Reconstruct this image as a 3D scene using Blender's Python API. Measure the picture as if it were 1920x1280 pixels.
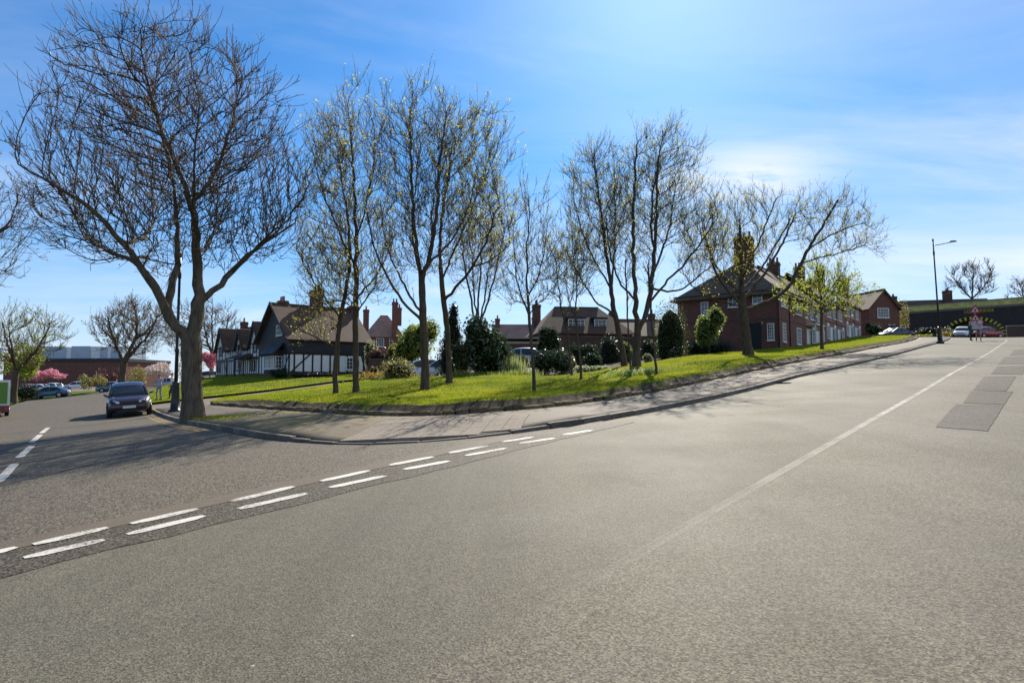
import bpy, bmesh, math, random
import numpy as np
from mathutils import Vector, Matrix, geometry

scene = bpy.context.scene
for o in list(bpy.data.objects):
    bpy.data.objects.remove(o)
rad = math.radians
COL = scene.collection

# ------------------------------------------------------------------ camera
FPX = 1200.0                      # focal length in photo pixels (1920 wide)
CAM_H = 1.6
PITCH = math.atan(79.0 / FPX)
cam_d = bpy.data.cameras.new('camera')
cam = bpy.data.objects.new('camera', cam_d)
COL.objects.link(cam)
cam.location = (0, 0, CAM_H)
cam.rotation_euler = (math.pi / 2 + PITCH, 0, 0)
cam_d.sensor_width = 36.0
cam_d.lens = 36.0 * FPX / 1920.0
cam_d.clip_start = 0.05
cam_d.clip_end = 6000
scene.camera = cam

# ------------------------------------------------------------------ sky and sun
SUN_AZ = 14.0      # degrees to the right of straight ahead
SUN_EL = 36.0
world = bpy.data.worlds.new('World')
scene.world = world
world.use_nodes = True
wn = world.node_tree.nodes
wl = world.node_tree.links
wn.clear()
w_out = wn.new('ShaderNodeOutputWorld')
w_bg = wn.new('ShaderNodeBackground')
w_bg.inputs['Strength'].default_value = 0.095
sky = wn.new('ShaderNodeTexSky')
sky.sky_type = 'NISHITA'
sky.sun_disc = False
sky.sun_elevation = rad(SUN_EL)
sky.sun_rotation = rad(SUN_AZ)
sky.altitude = 30
sky.air_density = 1.0
sky.dust_density = 0.4
sky.ozone_density = 3.0
hs = wn.new('ShaderNodeHueSaturation')
hs.inputs['Hue'].default_value = 0.5
hs.inputs['Saturation'].default_value = 1.38
hs.inputs['Value'].default_value = 0.89
tint = wn.new('ShaderNodeMix'); tint.data_type = 'RGBA'; tint.blend_type = 'MULTIPLY'; tint.inputs['Factor'].default_value = 1.0
tint.inputs['B'].default_value = (0.60, 0.81, 0.99, 1)
wl.new(sky.outputs[0], tint.inputs['A'])
wl.new(tint.outputs['Result'], hs.inputs['Color'])
# thin wind-drawn cloud: noise on a plane high above
tcw = wn.new('ShaderNodeTexCoord')
sep = wn.new('ShaderNodeSeparateXYZ')
wl.new(tcw.outputs['Generated'], sep.inputs[0])
def wmath(op, a, b=None, clamp=False):
    n = wn.new('ShaderNodeMath'); n.operation = op; n.use_clamp = clamp
    for i, v in enumerate((a, b)):
        if v is None: continue
        if isinstance(v, (int, float)): n.inputs[i].default_value = v
        else: wl.new(v, n.inputs[i])
    return n.outputs[0]
zz = wmath('ADD', wmath('MAXIMUM', sep.outputs['Z'], 0.0), 0.12)
cmb = wn.new('ShaderNodeCombineXYZ')
wl.new(wmath('DIVIDE', sep.outputs['X'], zz), cmb.inputs['X'])
wl.new(wmath('DIVIDE', sep.outputs['Y'], zz), cmb.inputs['Y'])
def wnoise(scale, loc, sc, rotz, detail, rough, dist, lo, hi):
    mp = wn.new('ShaderNodeMapping')
    mp.inputs['Location'].default_value = loc
    mp.inputs['Scale'].default_value = sc
    mp.inputs['Rotation'].default_value = (0, 0, rad(rotz))
    wl.new(cmb.outputs[0], mp.inputs['Vector'])
    n = wn.new('ShaderNodeTexNoise')
    n.inputs['Scale'].default_value = scale
    n.inputs['Detail'].default_value = detail
    n.inputs['Roughness'].default_value = rough
    n.inputs['Distortion'].default_value = dist
    wl.new(mp.outputs[0], n.inputs['Vector'])
    r = wn.new('ShaderNodeMapRange'); r.clamp = True
    r.inputs['From Min'].default_value = lo
    r.inputs['From Max'].default_value = hi
    wl.new(n.outputs['Fac'], r.inputs['Value'])
    return r.outputs['Result']
cirrus = wnoise(0.75, (1.3, 0.4, 0), (0.55, 1.25, 1), 18, 7, 0.60, 0.5, 0.47, 0.85)
puffs = wnoise(0.85, (7.15, 2.35, 0), (1, 1, 1), 0, 8, 0.55, 0.3, 0.60, 0.74)
vd = wn.new('ShaderNodeVectorMath'); vd.operation = 'DISTANCE'; wl.new(cmb.outputs[0], vd.inputs[0]); vd.inputs[1].default_value = (0.80, 2.18, 0)
near = wn.new('ShaderNodeMapRange'); near.interpolation_type = 'SMOOTHSTEP'; near.inputs['From Min'].default_value = 0.42; near.inputs['From Max'].default_value = 0.0; wl.new(vd.outputs['Value'], near.inputs['Value'])
bank = wmath('MULTIPLY', near.outputs['Result'], wnoise(3.2, (2.0, 5.0, 0), (1, 1.6, 1), 10, 8, 0.6, 0.4, 0.30, 0.55))
vr = wn.new('ShaderNodeMapRange'); vr.clamp = True; vr.interpolation_type = 'SMOOTHSTEP'     # a thin veil of cirrus lies over the right half of the sky
vr.inputs['From Min'].default_value = -1.3; vr.inputs['From Max'].default_value = 2.2; vr.inputs['To Max'].default_value = 0.66; wl.new(wmath('DIVIDE', sep.outputs['X'], zz), vr.inputs['Value'])
veil = wmath('MULTIPLY', vr.outputs['Result'], wnoise(0.9, (4.2, 1.1, 0), (0.5, 1.4, 1), 25, 7, 0.6, 0.6, 0.25, 0.68))
cloud = wmath('ADD', veil, wmath('ADD', wmath('MULTIPLY', cirrus, 0.48), wmath('MULTIPLY', puffs, 0.5), True), True); cloud = wmath('ADD', cloud, wmath('MULTIPLY', bank, 0.7), True)
mixc = wn.new('ShaderNodeMix'); mixc.data_type = 'RGBA'
wl.new(cloud, mixc.inputs['Factor'])
# low summer haze whitens the sky towards the horizon, all the way round
hz = wn.new('ShaderNodeMix'); hz.data_type = 'RGBA'
wl.new(wmath('MULTIPLY', wmath('POWER', wmath('SUBTRACT', 1.0, wmath('MAXIMUM', sep.outputs['Z'], 0.0), True), 4.6), 0.88), hz.inputs['Factor'])
wl.new(hs.outputs[0], hz.inputs['A']); hz.inputs['B'].default_value = (4.75, 5.35, 6.7, 1)
wl.new(hz.outputs['Result'], mixc.inputs['A'])
mixc.inputs['B'].default_value = (6.3, 6.6, 7.0, 1)
wl.new(mixc.outputs['Result'], w_bg.inputs['Color'])
wl.new(w_bg.outputs[0], w_out.inputs['Surface'])

sun_d = bpy.data.lights.new('sun', 'SUN')
sun = bpy.data.objects.new('sun', sun_d)
COL.objects.link(sun)
sun_d.energy = 5.0
sun_d.angle = rad(0.33)
sun_d.color = (1.0, 0.92, 0.79)
sdir = Vector((math.sin(rad(SUN_AZ)) * math.cos(rad(SUN_EL)), math.cos(rad(SUN_AZ)) * math.cos(rad(SUN_EL)), math.sin(rad(SUN_EL))))
sun.rotation_euler = sdir.to_track_quat('Z', 'Y').to_euler()
sun.location = sdir * 50

scene.view_settings.view_transform = 'Standard'
scene.view_settings.look = 'None'
scene.view_settings.exposure = 0.72
scene.view_settings.gamma = 1.0
scene.view_settings.use_curve_mapping = False
scene.cycles.max_bounces = 6
scene.cycles.transparent_max_bounces = 12

# ------------------------------------------------------------------ helpers: survey (photo pixel + distance -> place)
CT, ST = math.cos(PITCH), math.sin(PITCH)
def P(px, py, d):
    u = (px - 960) / FPX; v = (640 - py) / FPX
    t = d / (CT - v * ST)
    return Vector((u * t, d, CAM_H + t * (ST + v * CT)))

# surveyed spot heights: px, py, distance, height above bare ground
ANCH = [(247,783,29.5,0),(90,743,95,0),(195,735,86,0),(60,752,60,0),(120,745,76,0),(30,757,52,0),(-60,776,40,0),(130,741,100,0),(273,728,92,0),(0,850,14.6,0),(0,770,40,0),(300,765,33,.1),
 (420,747,42,0),(620,724,52,0),(542,707,64,0),(684,702,69,0),(410,707,83,0),(60,722,130,0),(140,714,135,0),
 (797,733,30,.35),(668,738,31,.35),(630,738,31,.35),(842,720,34,.35),(1002,738,25,.35),(1090,712,31,.35),
 (1230,706,31,.35),(1195,690,37,.3),(1405,668,45,.3),(1543,657,48,.3),(1440,659,58,.1),(1257,673,63,.1),
 (1625,632,95,0),(1761,640,61,.1),(1850,633,84,0),(1900,634,84,0),(1828,632,103,0.3),(745,716,40,.1),(915,706,43,.1),
 (1035,704,44,.1),(835,706,53,0),(1140,684,49,0),(960,690,58,0),(1100,690,66,0),(1690,632,100,0),(1960,636,96,0)]
pts = []
for (a, b, d, off) in ANCH:
    p = P(a, b, d); pts.append((p.x, p.y, p.z - off, 0.3 if a > 200 else .05))
for (x, y) in [(0,0),(-5,0),(5,0),(-5,5.5),(0,4),(4,3),(8,8),(0,10),(5,10),(-3,10),(-8,10),(12,16),(18,22),(24,30),(2,13.5),(11,25),(22,38),(30,38),(30,25),(20,8),(-10,16)]:
    pts.append((x, y, 0.057 * x + 0.049 * y, 0.02))
for (x, y, z) in [(-30,5,-.8),(-60,60,-.6),(-90,110,-.8),(-25,-10,-1.2),(20,-20,-.2),(60,20,4.2),(95,70,8.3),(70,140,9),(0,130,4.5),(-50,150,.8)]:
    pts.append((x, y, z, 2.0))
pts = np.array(pts)
AX, AZ = pts[:, :2] / 50.0, pts[:, 2]
def tps_k(r2):
    return 0.5 * r2 * np.log(np.maximum(r2, 1e-12))
n_ = len(AX)
K_ = tps_k(((AX[:, None] - AX[None]) ** 2).sum(-1)) + np.diag(pts[:, 3] * 0.02)
Q_ = np.hstack([np.ones((n_, 1)), AX])
sol = np.linalg.solve(np.block([[K_, Q_], [Q_.T, np.zeros((3, 3))]]), np.concatenate([AZ, np.zeros(3)]))
WK, WA = sol[:n_], sol[n_:]
def Hn(xy):
    xy = np.asarray(xy, float).reshape(-1, 2)
    c = np.array([5.0, 60.0])
    v = xy - c
    r = np.sqrt((v ** 2).sum(1)); m = np.minimum(1.0, 95.0 / np.maximum(r, 1e-6))
    q = (c + v * m[:, None]) / 50.0
    out = np.empty(len(q))
    for i in range(0, len(q), 20000):
        s = q[i:i + 20000]
        out[i:i + 20000] = tps_k(((s[:, None] - AX[None]) ** 2).sum(-1)) @ WK + WA[0] + s @ WA[1:]
    return out
def H(x, y):
    return float(Hn([[x, y]])[0])
def G(px, py, off=0.0, dmax=140.0):
    """where the sight line through a photo pixel meets the ground"""
    ds = np.concatenate([np.linspace(1.5, 30, 300), np.linspace(30.2, dmax, 500)])
    A = P(px, py, 1.0) - Vector((0, 0, CAM_H))
    xs, zs = A.x * ds, CAM_H + A.z * ds
    h = Hn(np.stack([xs, ds], 1)) + off
    k = np.nonzero(zs <= h)[0]
    if len(k) == 0: i = int(np.argmin(zs - h)); d = ds[i]
    else:
        i = k[0]
        if i == 0: d = ds[0]
        else:
            a = zs[i-1] - h[i-1]; b = zs[i] - h[i]; d = ds[i-1] + (ds[i] - ds[i-1]) * a / (a - b)
    return Vector((A.x * d, d, H(A.x * d, d) + off))
def spot(px, d, off=0.0):
    x = (px - 960) / FPX * d * CT
    return Vector((x, d, H(x, d) + off))

# ------------------------------------------------------------------ helpers: objects
def tag(o, label=None, cat=None, group=None, kind=None):
    if label: o['label'] = label
    if cat: o['category'] = cat
    if group: o['group'] = group
    if kind: o['kind'] = kind
    return o
def empty(name, loc, rz=0.0, label=None, cat=None, group=None):
    o = bpy.data.objects.new(name, None)
    o.empty_display_size = 0.2
    COL.objects.link(o)
    o.location = loc; o.rotation_euler = (0, 0, rz)
    return tag(o, label, cat, group)
def link(name, me, parent=None, loc=None, rot=None):
    o = bpy.data.objects.new(name, me)
    COL.objects.link(o)
    if parent is not None: o.parent = parent
    if loc is not None: o.location = loc
    if rot is not None: o.rotation_euler = rot
    return o
def np_mesh(name, V, F, mats, midx=None, smooth=False):
    """V (n,3) array, F (m,k) array of equal-sided faces"""
    me = bpy.data.meshes.new(name)
    V = np.ascontiguousarray(V, np.float32); F = np.ascontiguousarray(F, np.int32)
    k = F.shape[1]
    me.vertices.add(len(V)); me.vertices.foreach_set('co', V.ravel())
    me.loops.add(F.size); me.loops.foreach_set('vertex_index', F.ravel())
    me.polygons.add(len(F))
    me.polygons.foreach_set('loop_start', np.arange(0, F.size, k, dtype=np.int32))
    me.polygons.foreach_set('loop_total', np.full(len(F), k, np.int32))
    for m in mats: me.materials.append(m)
    if midx is not None: me.polygons.foreach_set('material_index', np.asarray(midx, np.int32))
    if smooth: me.polygons.foreach_set('use_smooth', np.ones(len(F), bool))
    me.update(calc_edges=True)
    return me
class MB:
    """collects shapes, then links them as one mesh"""
    def __init__(s): s.v = []; s.f = []; s.m = []; s.sm = []
    def add(s, vs, fs, mi=0, smooth=False):
        b = len(s.v); s.v += [tuple(v) for v in vs]
        for f in fs: s.f.append(tuple(b + i for i in f)); s.m.append(mi); s.sm.append(smooth)
        return s
    def box(s, x0, x1, y0, y1, z0, z1, mi=0):
        vs = [(x0,y0,z0),(x1,y0,z0),(x1,y1,z0),(x0,y1,z0),(x0,y0,z1),(x1,y0,z1),(x1,y1,z1),(x0,y1,z1)]
        return s.add(vs, [(0,3,2,1),(4,5,6,7),(0,1,5,4),(1,2,6,5),(2,3,7,6),(3,0,4,7)], mi)
    def bar(s, a, b, w, h, up=(0,0,1), mi=0):
        """rectangular bar from a to b, w across, h along up"""
        a = Vector(a); b = Vector(b); d = (b - a).normalized(); up = Vector(up)
        r = d.cross(up)
        if r.length < 1e-4: r = d.cross(Vector((1, 0, 0)))
        r.normalize(); u = r.cross(d).normalized()
        vs = []
        for p in (a, b):
            for (i, j) in ((-1,-1),(1,-1),(1,1),(-1,1)): vs.append(p + r * (w/2*i) + u * (h/2*j))
        return s.add(vs, [(0,1,2,3),(7,6,5,4),(0,4,5,1),(1,5,6,2),(2,6,7,3),(3,7,4,0)], mi)
    def tube(s, ptsl, rs, n=8, mi=0, cap=True, smooth=True):
        ptsl = [Vector(p) for p in ptsl]; rings = []; vs = []; fs = []
        ref = None
        for i, p in enumerate(ptsl):
            d = (ptsl[min(i+1, len(ptsl)-1)] - ptsl[max(i-1, 0)]).normalized()
            if ref is None: ref = Vector((0,1,0)) if abs(d.y) < .8 else Vector((1,0,0))
            u = d.cross(ref).normalized(); w = d.cross(u).normalized()
            r = rs[i] if hasattr(rs, '__len__') else rs
            rings.append(len(vs))
            for k in range(n):
                t = 2*math.pi*k/n; vs.append(p + u*(r*math.cos(t)) + w*(r*math.sin(t)))
        for i in range(len(ptsl)-1):
            for k in range(n):
                a = rings[i]+k; b = rings[i]+(k+1)%n; c = rings[i+1]+(k+1)%n; e = rings[i+1]+k
                fs.append((a,b,c,e))
        if cap: fs.append(tuple(range(rings[0]+n-1, rings[0]-1, -1))); fs.append(tuple(range(rings[-1], rings[-1]+n)))
        return s.add(vs, fs, mi, smooth)
    def prism(s, poly, axis, a, b, mi=0):
        """poly: 2D points; extruded along axis ('x','y','z') from a to b"""
        def pt(q, t): return {'x': (t,q[0],q[1]), 'y': (q[0],t,q[1]), 'z': (q[0],q[1],t)}[axis]
        n = len(poly); vs = [pt(q, a) for q in poly] + [pt(q, b) for q in poly]
        fs = [tuple(range(n-1,-1,-1)), tuple(range(n,2*n))] + [(i,(i+1)%n,n+(i+1)%n,n+i) for i in range(n)]
        return s.add(vs, fs, mi)
    def slab(s, quad, th, mi=0):
        """a sheet with thickness th below its (upper) face"""
        q = [Vector(p) for p in quad]; nrm = (q[1]-q[0]).cross(q[2]-q[0]).normalized()
        k = len(q); vs = q + [p - nrm*th for p in q]
        return s.add(vs, [tuple(range(k)), tuple(range(2*k-1,k-1,-1))] + [(i, k+i, k+(i+1)%k, (i+1)%k) for i in range(k)], mi)
    def xform(s, M): s.v = [tuple(M @ Vector(v)) for v in s.v]; return s
    def mesh(s, name, mats):
        me = bpy.data.meshes.new(name); me.from_pydata(s.v, [], s.f)
        for m in (mats if isinstance(mats, (list, tuple)) else [mats]): me.materials.append(m)
        me.polygons.foreach_set('material_index', s.m); me.polygons.foreach_set('use_smooth', s.sm)
        bm = bmesh.new(); bm.from_mesh(me); bmesh.ops.recalc_face_normals(bm, faces=bm.faces); bm.to_mesh(me); bm.free()
        me.update(); return me
    def build(s, name, mats, parent=None, loc=None, rot=None):
        return link(name, s.mesh(name, mats), parent, loc, rot)

# ------------------------------------------------------------------ materials
def hexc(r, g, b): return (r, g, b, 1.0)
class NT:
    def __init__(s, name):
        s.mat = bpy.data.materials.new(name); s.mat.use_nodes = True
        s.t = s.mat.node_tree; s.n = s.t.nodes; s.l = s.t.links
        s.b = s.n.get('Principled BSDF'); s.out = s.n.get('Material Output')
    def new(s, t, **kw):
        n = s.n.new(t)
        for k, v in kw.items(): setattr(n, k, v)
        return n
    def put(s, sock, v):
        if isinstance(v, (int, float)): sock.default_value = v
        elif isinstance(v, (tuple, list)): sock.default_value = v
        else: s.l.new(v, sock)
    def coord(s, kind='Object', scale=None, rot=None, loc=None):
        c = s.new('ShaderNodeTexCoord').outputs[kind]
        if scale is None and rot is None and loc is None: return c
        m = s.new('ShaderNodeMapping'); s.l.new(c, m.inputs[0])
        if scale is not None: m.inputs['Scale'].default_value = scale
        if rot is not None: m.inputs['Rotation'].default_value = rot
        if loc is not None: m.inputs['Location'].default_value = loc
        return m.outputs[0]
    def noise(s, scale, detail=4, rough=.55, vec=None, dist=0):
        n = s.new('ShaderNodeTexNoise'); n.inputs['Scale'].default_value = scale
        n.inputs['Detail'].default_value = detail; n.inputs['Roughness'].default_value = rough; n.inputs['Distortion'].default_value = dist
        s.l.new(vec if vec is not None else s.coord(), n.inputs['Vector']); return n.outputs['Fac']
    def voro(s, scale, vec=None, out='Distance', feature='F1'):
        n = s.new('ShaderNodeTexVoronoi'); n.feature = feature; n.inputs['Scale'].default_value = scale
        s.l.new(vec if vec is not None else s.coord(), n.inputs['Vector']); return n.outputs[out]
    def ramp(s, fac, stops):
        n = s.new('ShaderNodeValToRGB'); e = n.color_ramp.elements
        while len(e) < len(stops): e.new(.5)
        for el, (p, c) in zip(e, stops): el.position = p; el.color = c if len(c) == 4 else (*c, 1)
        s.put(n.inputs['Fac'], fac); return n.outputs['Color']
    def rng(s, v, a, b, c=0., d=1.):
        n = s.new('ShaderNodeMapRange'); n.clamp = True
        for i, x in zip(('From Min','From Max','To Min','To Max'), (a,b,c,d)): n.inputs[i].default_value = x
        s.put(n.inputs['Value'], v); return n.outputs['Result']
    def mix(s, f, a, b, mode='MIX'):
        n = s.new('ShaderNodeMix'); n.data_type = 'RGBA'; n.blend_type = mode
        s.put(n.inputs['Factor'], f); s.put(n.inputs['A'], a); s.put(n.inputs['B'], b); return n.outputs['Result']
    def math(s, op, a, b=0.):
        n = s.new('ShaderNodeMath'); n.operation = op; s.put(n.inputs[0], a); s.put(n.inputs[1], b); return n.outputs[0]
    def bump(s, h, strength=.3, dist=.02, normal=None):
        n = s.new('ShaderNodeBump'); n.inputs['Strength'].default_value = strength; n.inputs['Distance'].default_value = dist
        s.put(n.inputs['Height'], h)
        if normal is not None: s.l.new(normal, n.inputs['Normal'])
        s.l.new(n.outputs[0], s.b.inputs['Normal']); return n.outputs[0]
    def set(s, col=None, rough=None, spec=None, metal=None, **kw):
        if col is not None: s.put(s.b.inputs['Base Color'], col)
        if rough is not None: s.put(s.b.inputs['Roughness'], rough)
        if spec is not None: s.put(s.b.inputs['Specular IOR Level'], spec)
        if metal is not None: s.put(s.b.inputs['Metallic'], metal)
        for k, v in kw.items(): s.put(s.b.inputs[k], v)
        return s.mat
def plain(name, c, rough=.6, spec=.4, metal=0, var=.18, scale=6.0, **kw):
    t = NT(name)
    n = t.noise(scale, 5, .6)
    col = t.ramp(n, [(.3, tuple(max(0, x*(1-var)) for x in c)), (.7, tuple(min(1, x*(1+var)) for x in c))])
    return t.set(col, rough, spec, metal, **kw)
def leafy(name, c1, c2, trans=.45, rough=.5, spec=.3):
    t = NT(name)
    r = t.new('ShaderNodeNewGeometry').outputs['Random Per Island']
    col = t.ramp(r, [(0, c1), (1, c2)])
    t.set(col, rough, spec)
    tr = t.new('ShaderNodeBsdfTranslucent'); t.l.new(t.mix(.35, col, (*[min(1, x*1.25) for x in c2], 1)), tr.inputs['Color'])
    m = t.new('ShaderNodeMixShader'); m.inputs[0].default_value = trans
    t.l.new(t.b.outputs[0], m.inputs[1]); t.l.new(tr.outputs[0], m.inputs[2]); t.l.new(m.outputs[0], t.out.inputs['Surface'])
    return t.mat
def asphalt(name, c, chip, contrast, rough, spec=.45, bump=.35, streak=0):
    t = NT(name)
    big = t.noise(.35, 5, .6); mid = t.noise(5.0, 4, .6)
    v = t.voro(chip, out='Color'); sepc = t.new('ShaderNodeSeparateColor'); t.l.new(v, sepc.inputs[0])
    fine = t.noise(chip*1.1, 3, .75)
    f = t.math('ADD', t.math('MULTIPLY', sepc.outputs[0], .55), t.math('MULTIPLY', fine, .45))
    a = tuple(x*(1-contrast) for x in c); b = tuple(x*(1+contrast*.55) for x in c); w = tuple(min(.6, x*(1+contrast*1.7)) for x in c)
    col = t.ramp(f, [(.22, a), (.5, c), (.68, b), (.85, w)])
    col = t.mix(.55, col, t.ramp(big, [(.3, (.78,.78,.80,1)), (.72, (1.15,1.13,1.08,1))]), 'MULTIPLY')
    col = t.mix(.35, col, t.ramp(mid, [(.3, (.80,.80,.80,1)), (.7, (1.12,1.12,1.1,1))]), 'MULTIPLY')
    if streak:   # tyre-polished tracks, oil drips and dust drawn out along the road
        sv = t.coord('Object', (1.1, .045, 1), (0, 0, rad(39.8))); sn = t.noise(1.0, 6, .62, sv); st_ = t.noise(.9, 5, .7)
        col = t.mix(.75, col, t.ramp(sn, [(.32, (.80,.79,.78,1)), (.5, (1,1,1,1)), (.68, (1.16,1.15,1.12,1))]), 'MULTIPLY')
        col = t.mix(t.rng(st_, .60, .74, 0, .5), col, tuple(x*.62 for x in c) + (1,))
        v2 = t.voro(3.1, out='Color'); s2 = t.new('ShaderNodeSeparateColor'); t.l.new(v2, s2.inputs[0])
        fl = t.math('MULTIPLY', t.rng(t.voro(3.1), .02, .045, 1, 0), t.rng(s2.outputs[1], .80, .82, 0, 1)); col = t.mix(fl, col, (.42,.40,.35,1))
    t.set(col, t.rng(big, .3, .7, rough-.05, rough+.06), spec)
    t.bump(t.math('ADD', t.voro(chip), t.math('MULTIPLY', fine, .6)), bump, .008)
    return t.mat
def brick_mat(name, c1, c2, mortar, sc=1.0):
    t = NT(name)
    s_ = t.new('ShaderNodeSeparateXYZ'); t.l.new(t.coord(), s_.inputs[0])
    cb = t.new('ShaderNodeCombineXYZ'); t.l.new(t.math('ADD', s_.outputs[0], s_.outputs[1]), cb.inputs[0]); t.l.new(s_.outputs[2], cb.inputs[1])
    b = t.new('ShaderNodeTexBrick'); t.l.new(cb.outputs[0], b.inputs['Vector'])
    b.inputs['Scale'].default_value = sc; b.inputs['Brick Width'].default_value = .225; b.inputs['Row Height'].default_value = .075
    b.inputs['Mortar Size'].default_value = .008; b.inputs['Color1'].default_value = (*c1,1); b.inputs['Color2'].default_value = (*c2,1); b.inputs['Mortar'].default_value = (*mortar,1)
    n = t.noise(.9, 5, .6)
    col = t.mix(.6, b.outputs['Color'], t.ramp(n, [(.3,(.7,.7,.72,1)),(.7,(1.2,1.15,1.1,1))]), 'MULTIPLY')
    t.set(col, .85, .25); t.bump(b.outputs['Fac'], -.3, .01)
    return t.mat
def tile_mat(name, c1, c2, moss=None):
    t = NT(name)
    s_ = t.new('ShaderNodeSeparateXYZ'); t.l.new(t.coord(), s_.inputs[0])
    cb = t.new('ShaderNodeCombineXYZ'); t.l.new(t.math('ADD', s_.outputs[0], t.math('MULTIPLY', s_.outputs[1], 1.0)), cb.inputs[0]); t.l.new(s_.outputs[2], cb.inputs[1])
    b = t.new('ShaderNodeTexBrick'); t.l.new(cb.outputs[0], b.inputs['Vector'])
    b.inputs['Brick Width'].default_value = .2; b.inputs['Row Height'].default_value = .11; b.inputs['Scale'].default_value = 1
    b.inputs['Mortar Size'].default_value = .012; b.inputs['Color1'].default_value = (*c1,1); b.inputs['Color2'].default_value = (*c2,1)
    b.inputs['Mortar'].default_value = tuple(x*.45 for x in c1) + (1,)
    n = t.noise(.7, 6, .65)
    col = t.mix(.7, b.outputs['Color'], t.ramp(n, [(.3,(.6,.6,.6,1)),(.7,(1.3,1.25,1.2,1))]), 'MULTIPLY')
    if moss: col = t.mix(t.rng(t.noise(1.6, 6, .7), .55, .7, 0, .55), col, (*moss, 1))
    t.set(col, .8, .3); t.bump(b.outputs['Fac'], -.5, .02)
    return t.mat

M = {}
M['road'] = asphalt('road_asphalt', (.116,.107,.079), 95, .55, .79, .21, streak=1)
M['road2'] = asphalt('coarse_asphalt', (.121,.109,.080), 85, .66, .78, .21, bump=.25, streak=1)
M['side'] = asphalt('chipped_asphalt', (.104,.089,.066), 48, .75, .78, .22, bump=.7)
M['band'] = asphalt('joint_band_asphalt', (.125,.103,.076), 110, .22, .75, .2)
M['patch'] = asphalt('patch_asphalt', (.094,.086,.070), 60, .6, .82, .15, bump=.6)
M['seam'] = asphalt('dark_seam_asphalt', (.070,.060,.044), 45, .85, .75, .2, bump=.8)
M['lane'] = asphalt('lane_asphalt', (.17,.145,.112), 80, .3, .8, .2)
def pavement_mat():
    t = NT('mossy_pavement')
    big = t.noise(.55, 6, .62); fine = t.noise(70, 3, .7); mid = t.noise(3.2, 5, .6)
    col = t.ramp(fine, [(.3,(.065,.052,.038)),(.55,(.108,.086,.062)),(.8,(.19,.155,.115))])
    col = t.mix(.6, col, t.ramp(mid, [(.3,(.72,.7,.68,1)),(.7,(1.2,1.18,1.15,1))]), 'MULTIPLY')
    g = t.new('ShaderNodeNewGeometry')   # moss grows on the shaded corner by the big tree
    v = t.new('ShaderNodeVectorMath'); v.operation = 'DISTANCE'; t.l.new(t.coord(), v.inputs[0]); v.inputs[1].default_value = MOSS
    m = t.math('MULTIPLY', t.rng(t.math('ADD', t.math('MULTIPLY', v.outputs['Value'], .07), big), .62, 1.15, 1, 0), t.rng(t.noise(2.2, 7, .7), .40, .56, 0, 1))
    col = t.mix(t.math('MULTIPLY', m, .85), col, t.ramp(mid, [(.3,(.10,.085,.012)),(.7,(.26,.19,.02))]))
    t.set(col, .8, .3); t.bump(fine, .4, .008); return t.mat
mp_ = P(440, 800, 20); MOSS = (mp_.x, mp_.y, mp_.z)
M['pave'] = pavement_mat()
def vary(m, lo, hi):
    # each piece a little lighter or darker than its neighbour
    t = m.node_tree; b = t.nodes['Principled BSDF']; l = b.inputs['Base Color'].links[0]; src = l.from_socket
    oi = t.nodes.new('ShaderNodeObjectInfo'); mr = t.nodes.new('ShaderNodeMapRange'); mr.inputs['To Min'].default_value = lo; mr.inputs['To Max'].default_value = hi; t.links.new(oi.outputs['Random'], mr.inputs['Value'])
    mx = t.nodes.new('ShaderNodeMix'); mx.data_type = 'RGBA'; mx.blend_type = 'MULTIPLY'; mx.inputs['Factor'].default_value = 1; t.links.new(src, mx.inputs['A']); t.links.new(mr.outputs[0], mx.inputs['B']); t.links.new(mx.outputs['Result'], b.inputs['Base Color']); return m
M['kerb'] = vary(plain('kerb_stone', (.15,.128,.10), .8, .3, var=.35, scale=7), .65, 1.3)
M['stone'] = vary(plain('mossy_stone', (.16,.12,.065), .9, .2, var=.6, scale=5), .6, 1.35)
M['tactile'] = plain('buff_paver', (.30,.26,.21), .85, .25, var=.22, scale=9)
def paint(name, c, wear=None, rough=.7):
    t = NT(name); n = t.noise(28, 5, .7); n2 = t.noise(2.2, 4, .6)
    col = t.ramp(t.math('ADD', t.math('MULTIPLY', n, .7), t.math('MULTIPLY', n2, .3)), [(.3, tuple(x*.68 for x in c)), (.5, c)])
    t.set(col, rough, .35); t.bump(n, .25, .006)
    if wear:
        tr = t.new('ShaderNodeBsdfTransparent'); m = t.new('ShaderNodeMixShader')
        f = t.rng(t.math('ADD', t.math('MULTIPLY', t.noise(38, 5, .75), .6), t.math('MULTIPLY', t.noise(1.3, 5, .6), .4)), wear[0], wear[1], 0, wear[2])
        t.l.new(f, m.inputs[0]); t.l.new(tr.outputs[0], m.inputs[1]); t.l.new(t.b.outputs[0], m.inputs[2]); t.l.new(m.outputs[0], t.out.inputs['Surface'])
    return t.mat
M['paint'] = paint('white_road_paint', (.62,.59,.52), (.37,.50,1.0))
M['worn'] = paint('worn_white_paint', (.56,.54,.48), (.36,.60,.74))
_t = M['worn'].node_tree; _mx = [n for n in _t.nodes if n.type == 'MIX_SHADER'][0]; _l = _mx.inputs[0].links[0]; _src = _l.from_socket      # scuffed away where traffic turns at the junction
_c = _t.nodes.new('ShaderNodeTexCoord'); _d = _t.nodes.new('ShaderNodeVectorMath'); _d.operation = 'DOT_PRODUCT'; _d.inputs[1].default_value = (.640, .768, 0); _t.links.new(_c.outputs['Object'], _d.inputs[0])
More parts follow.
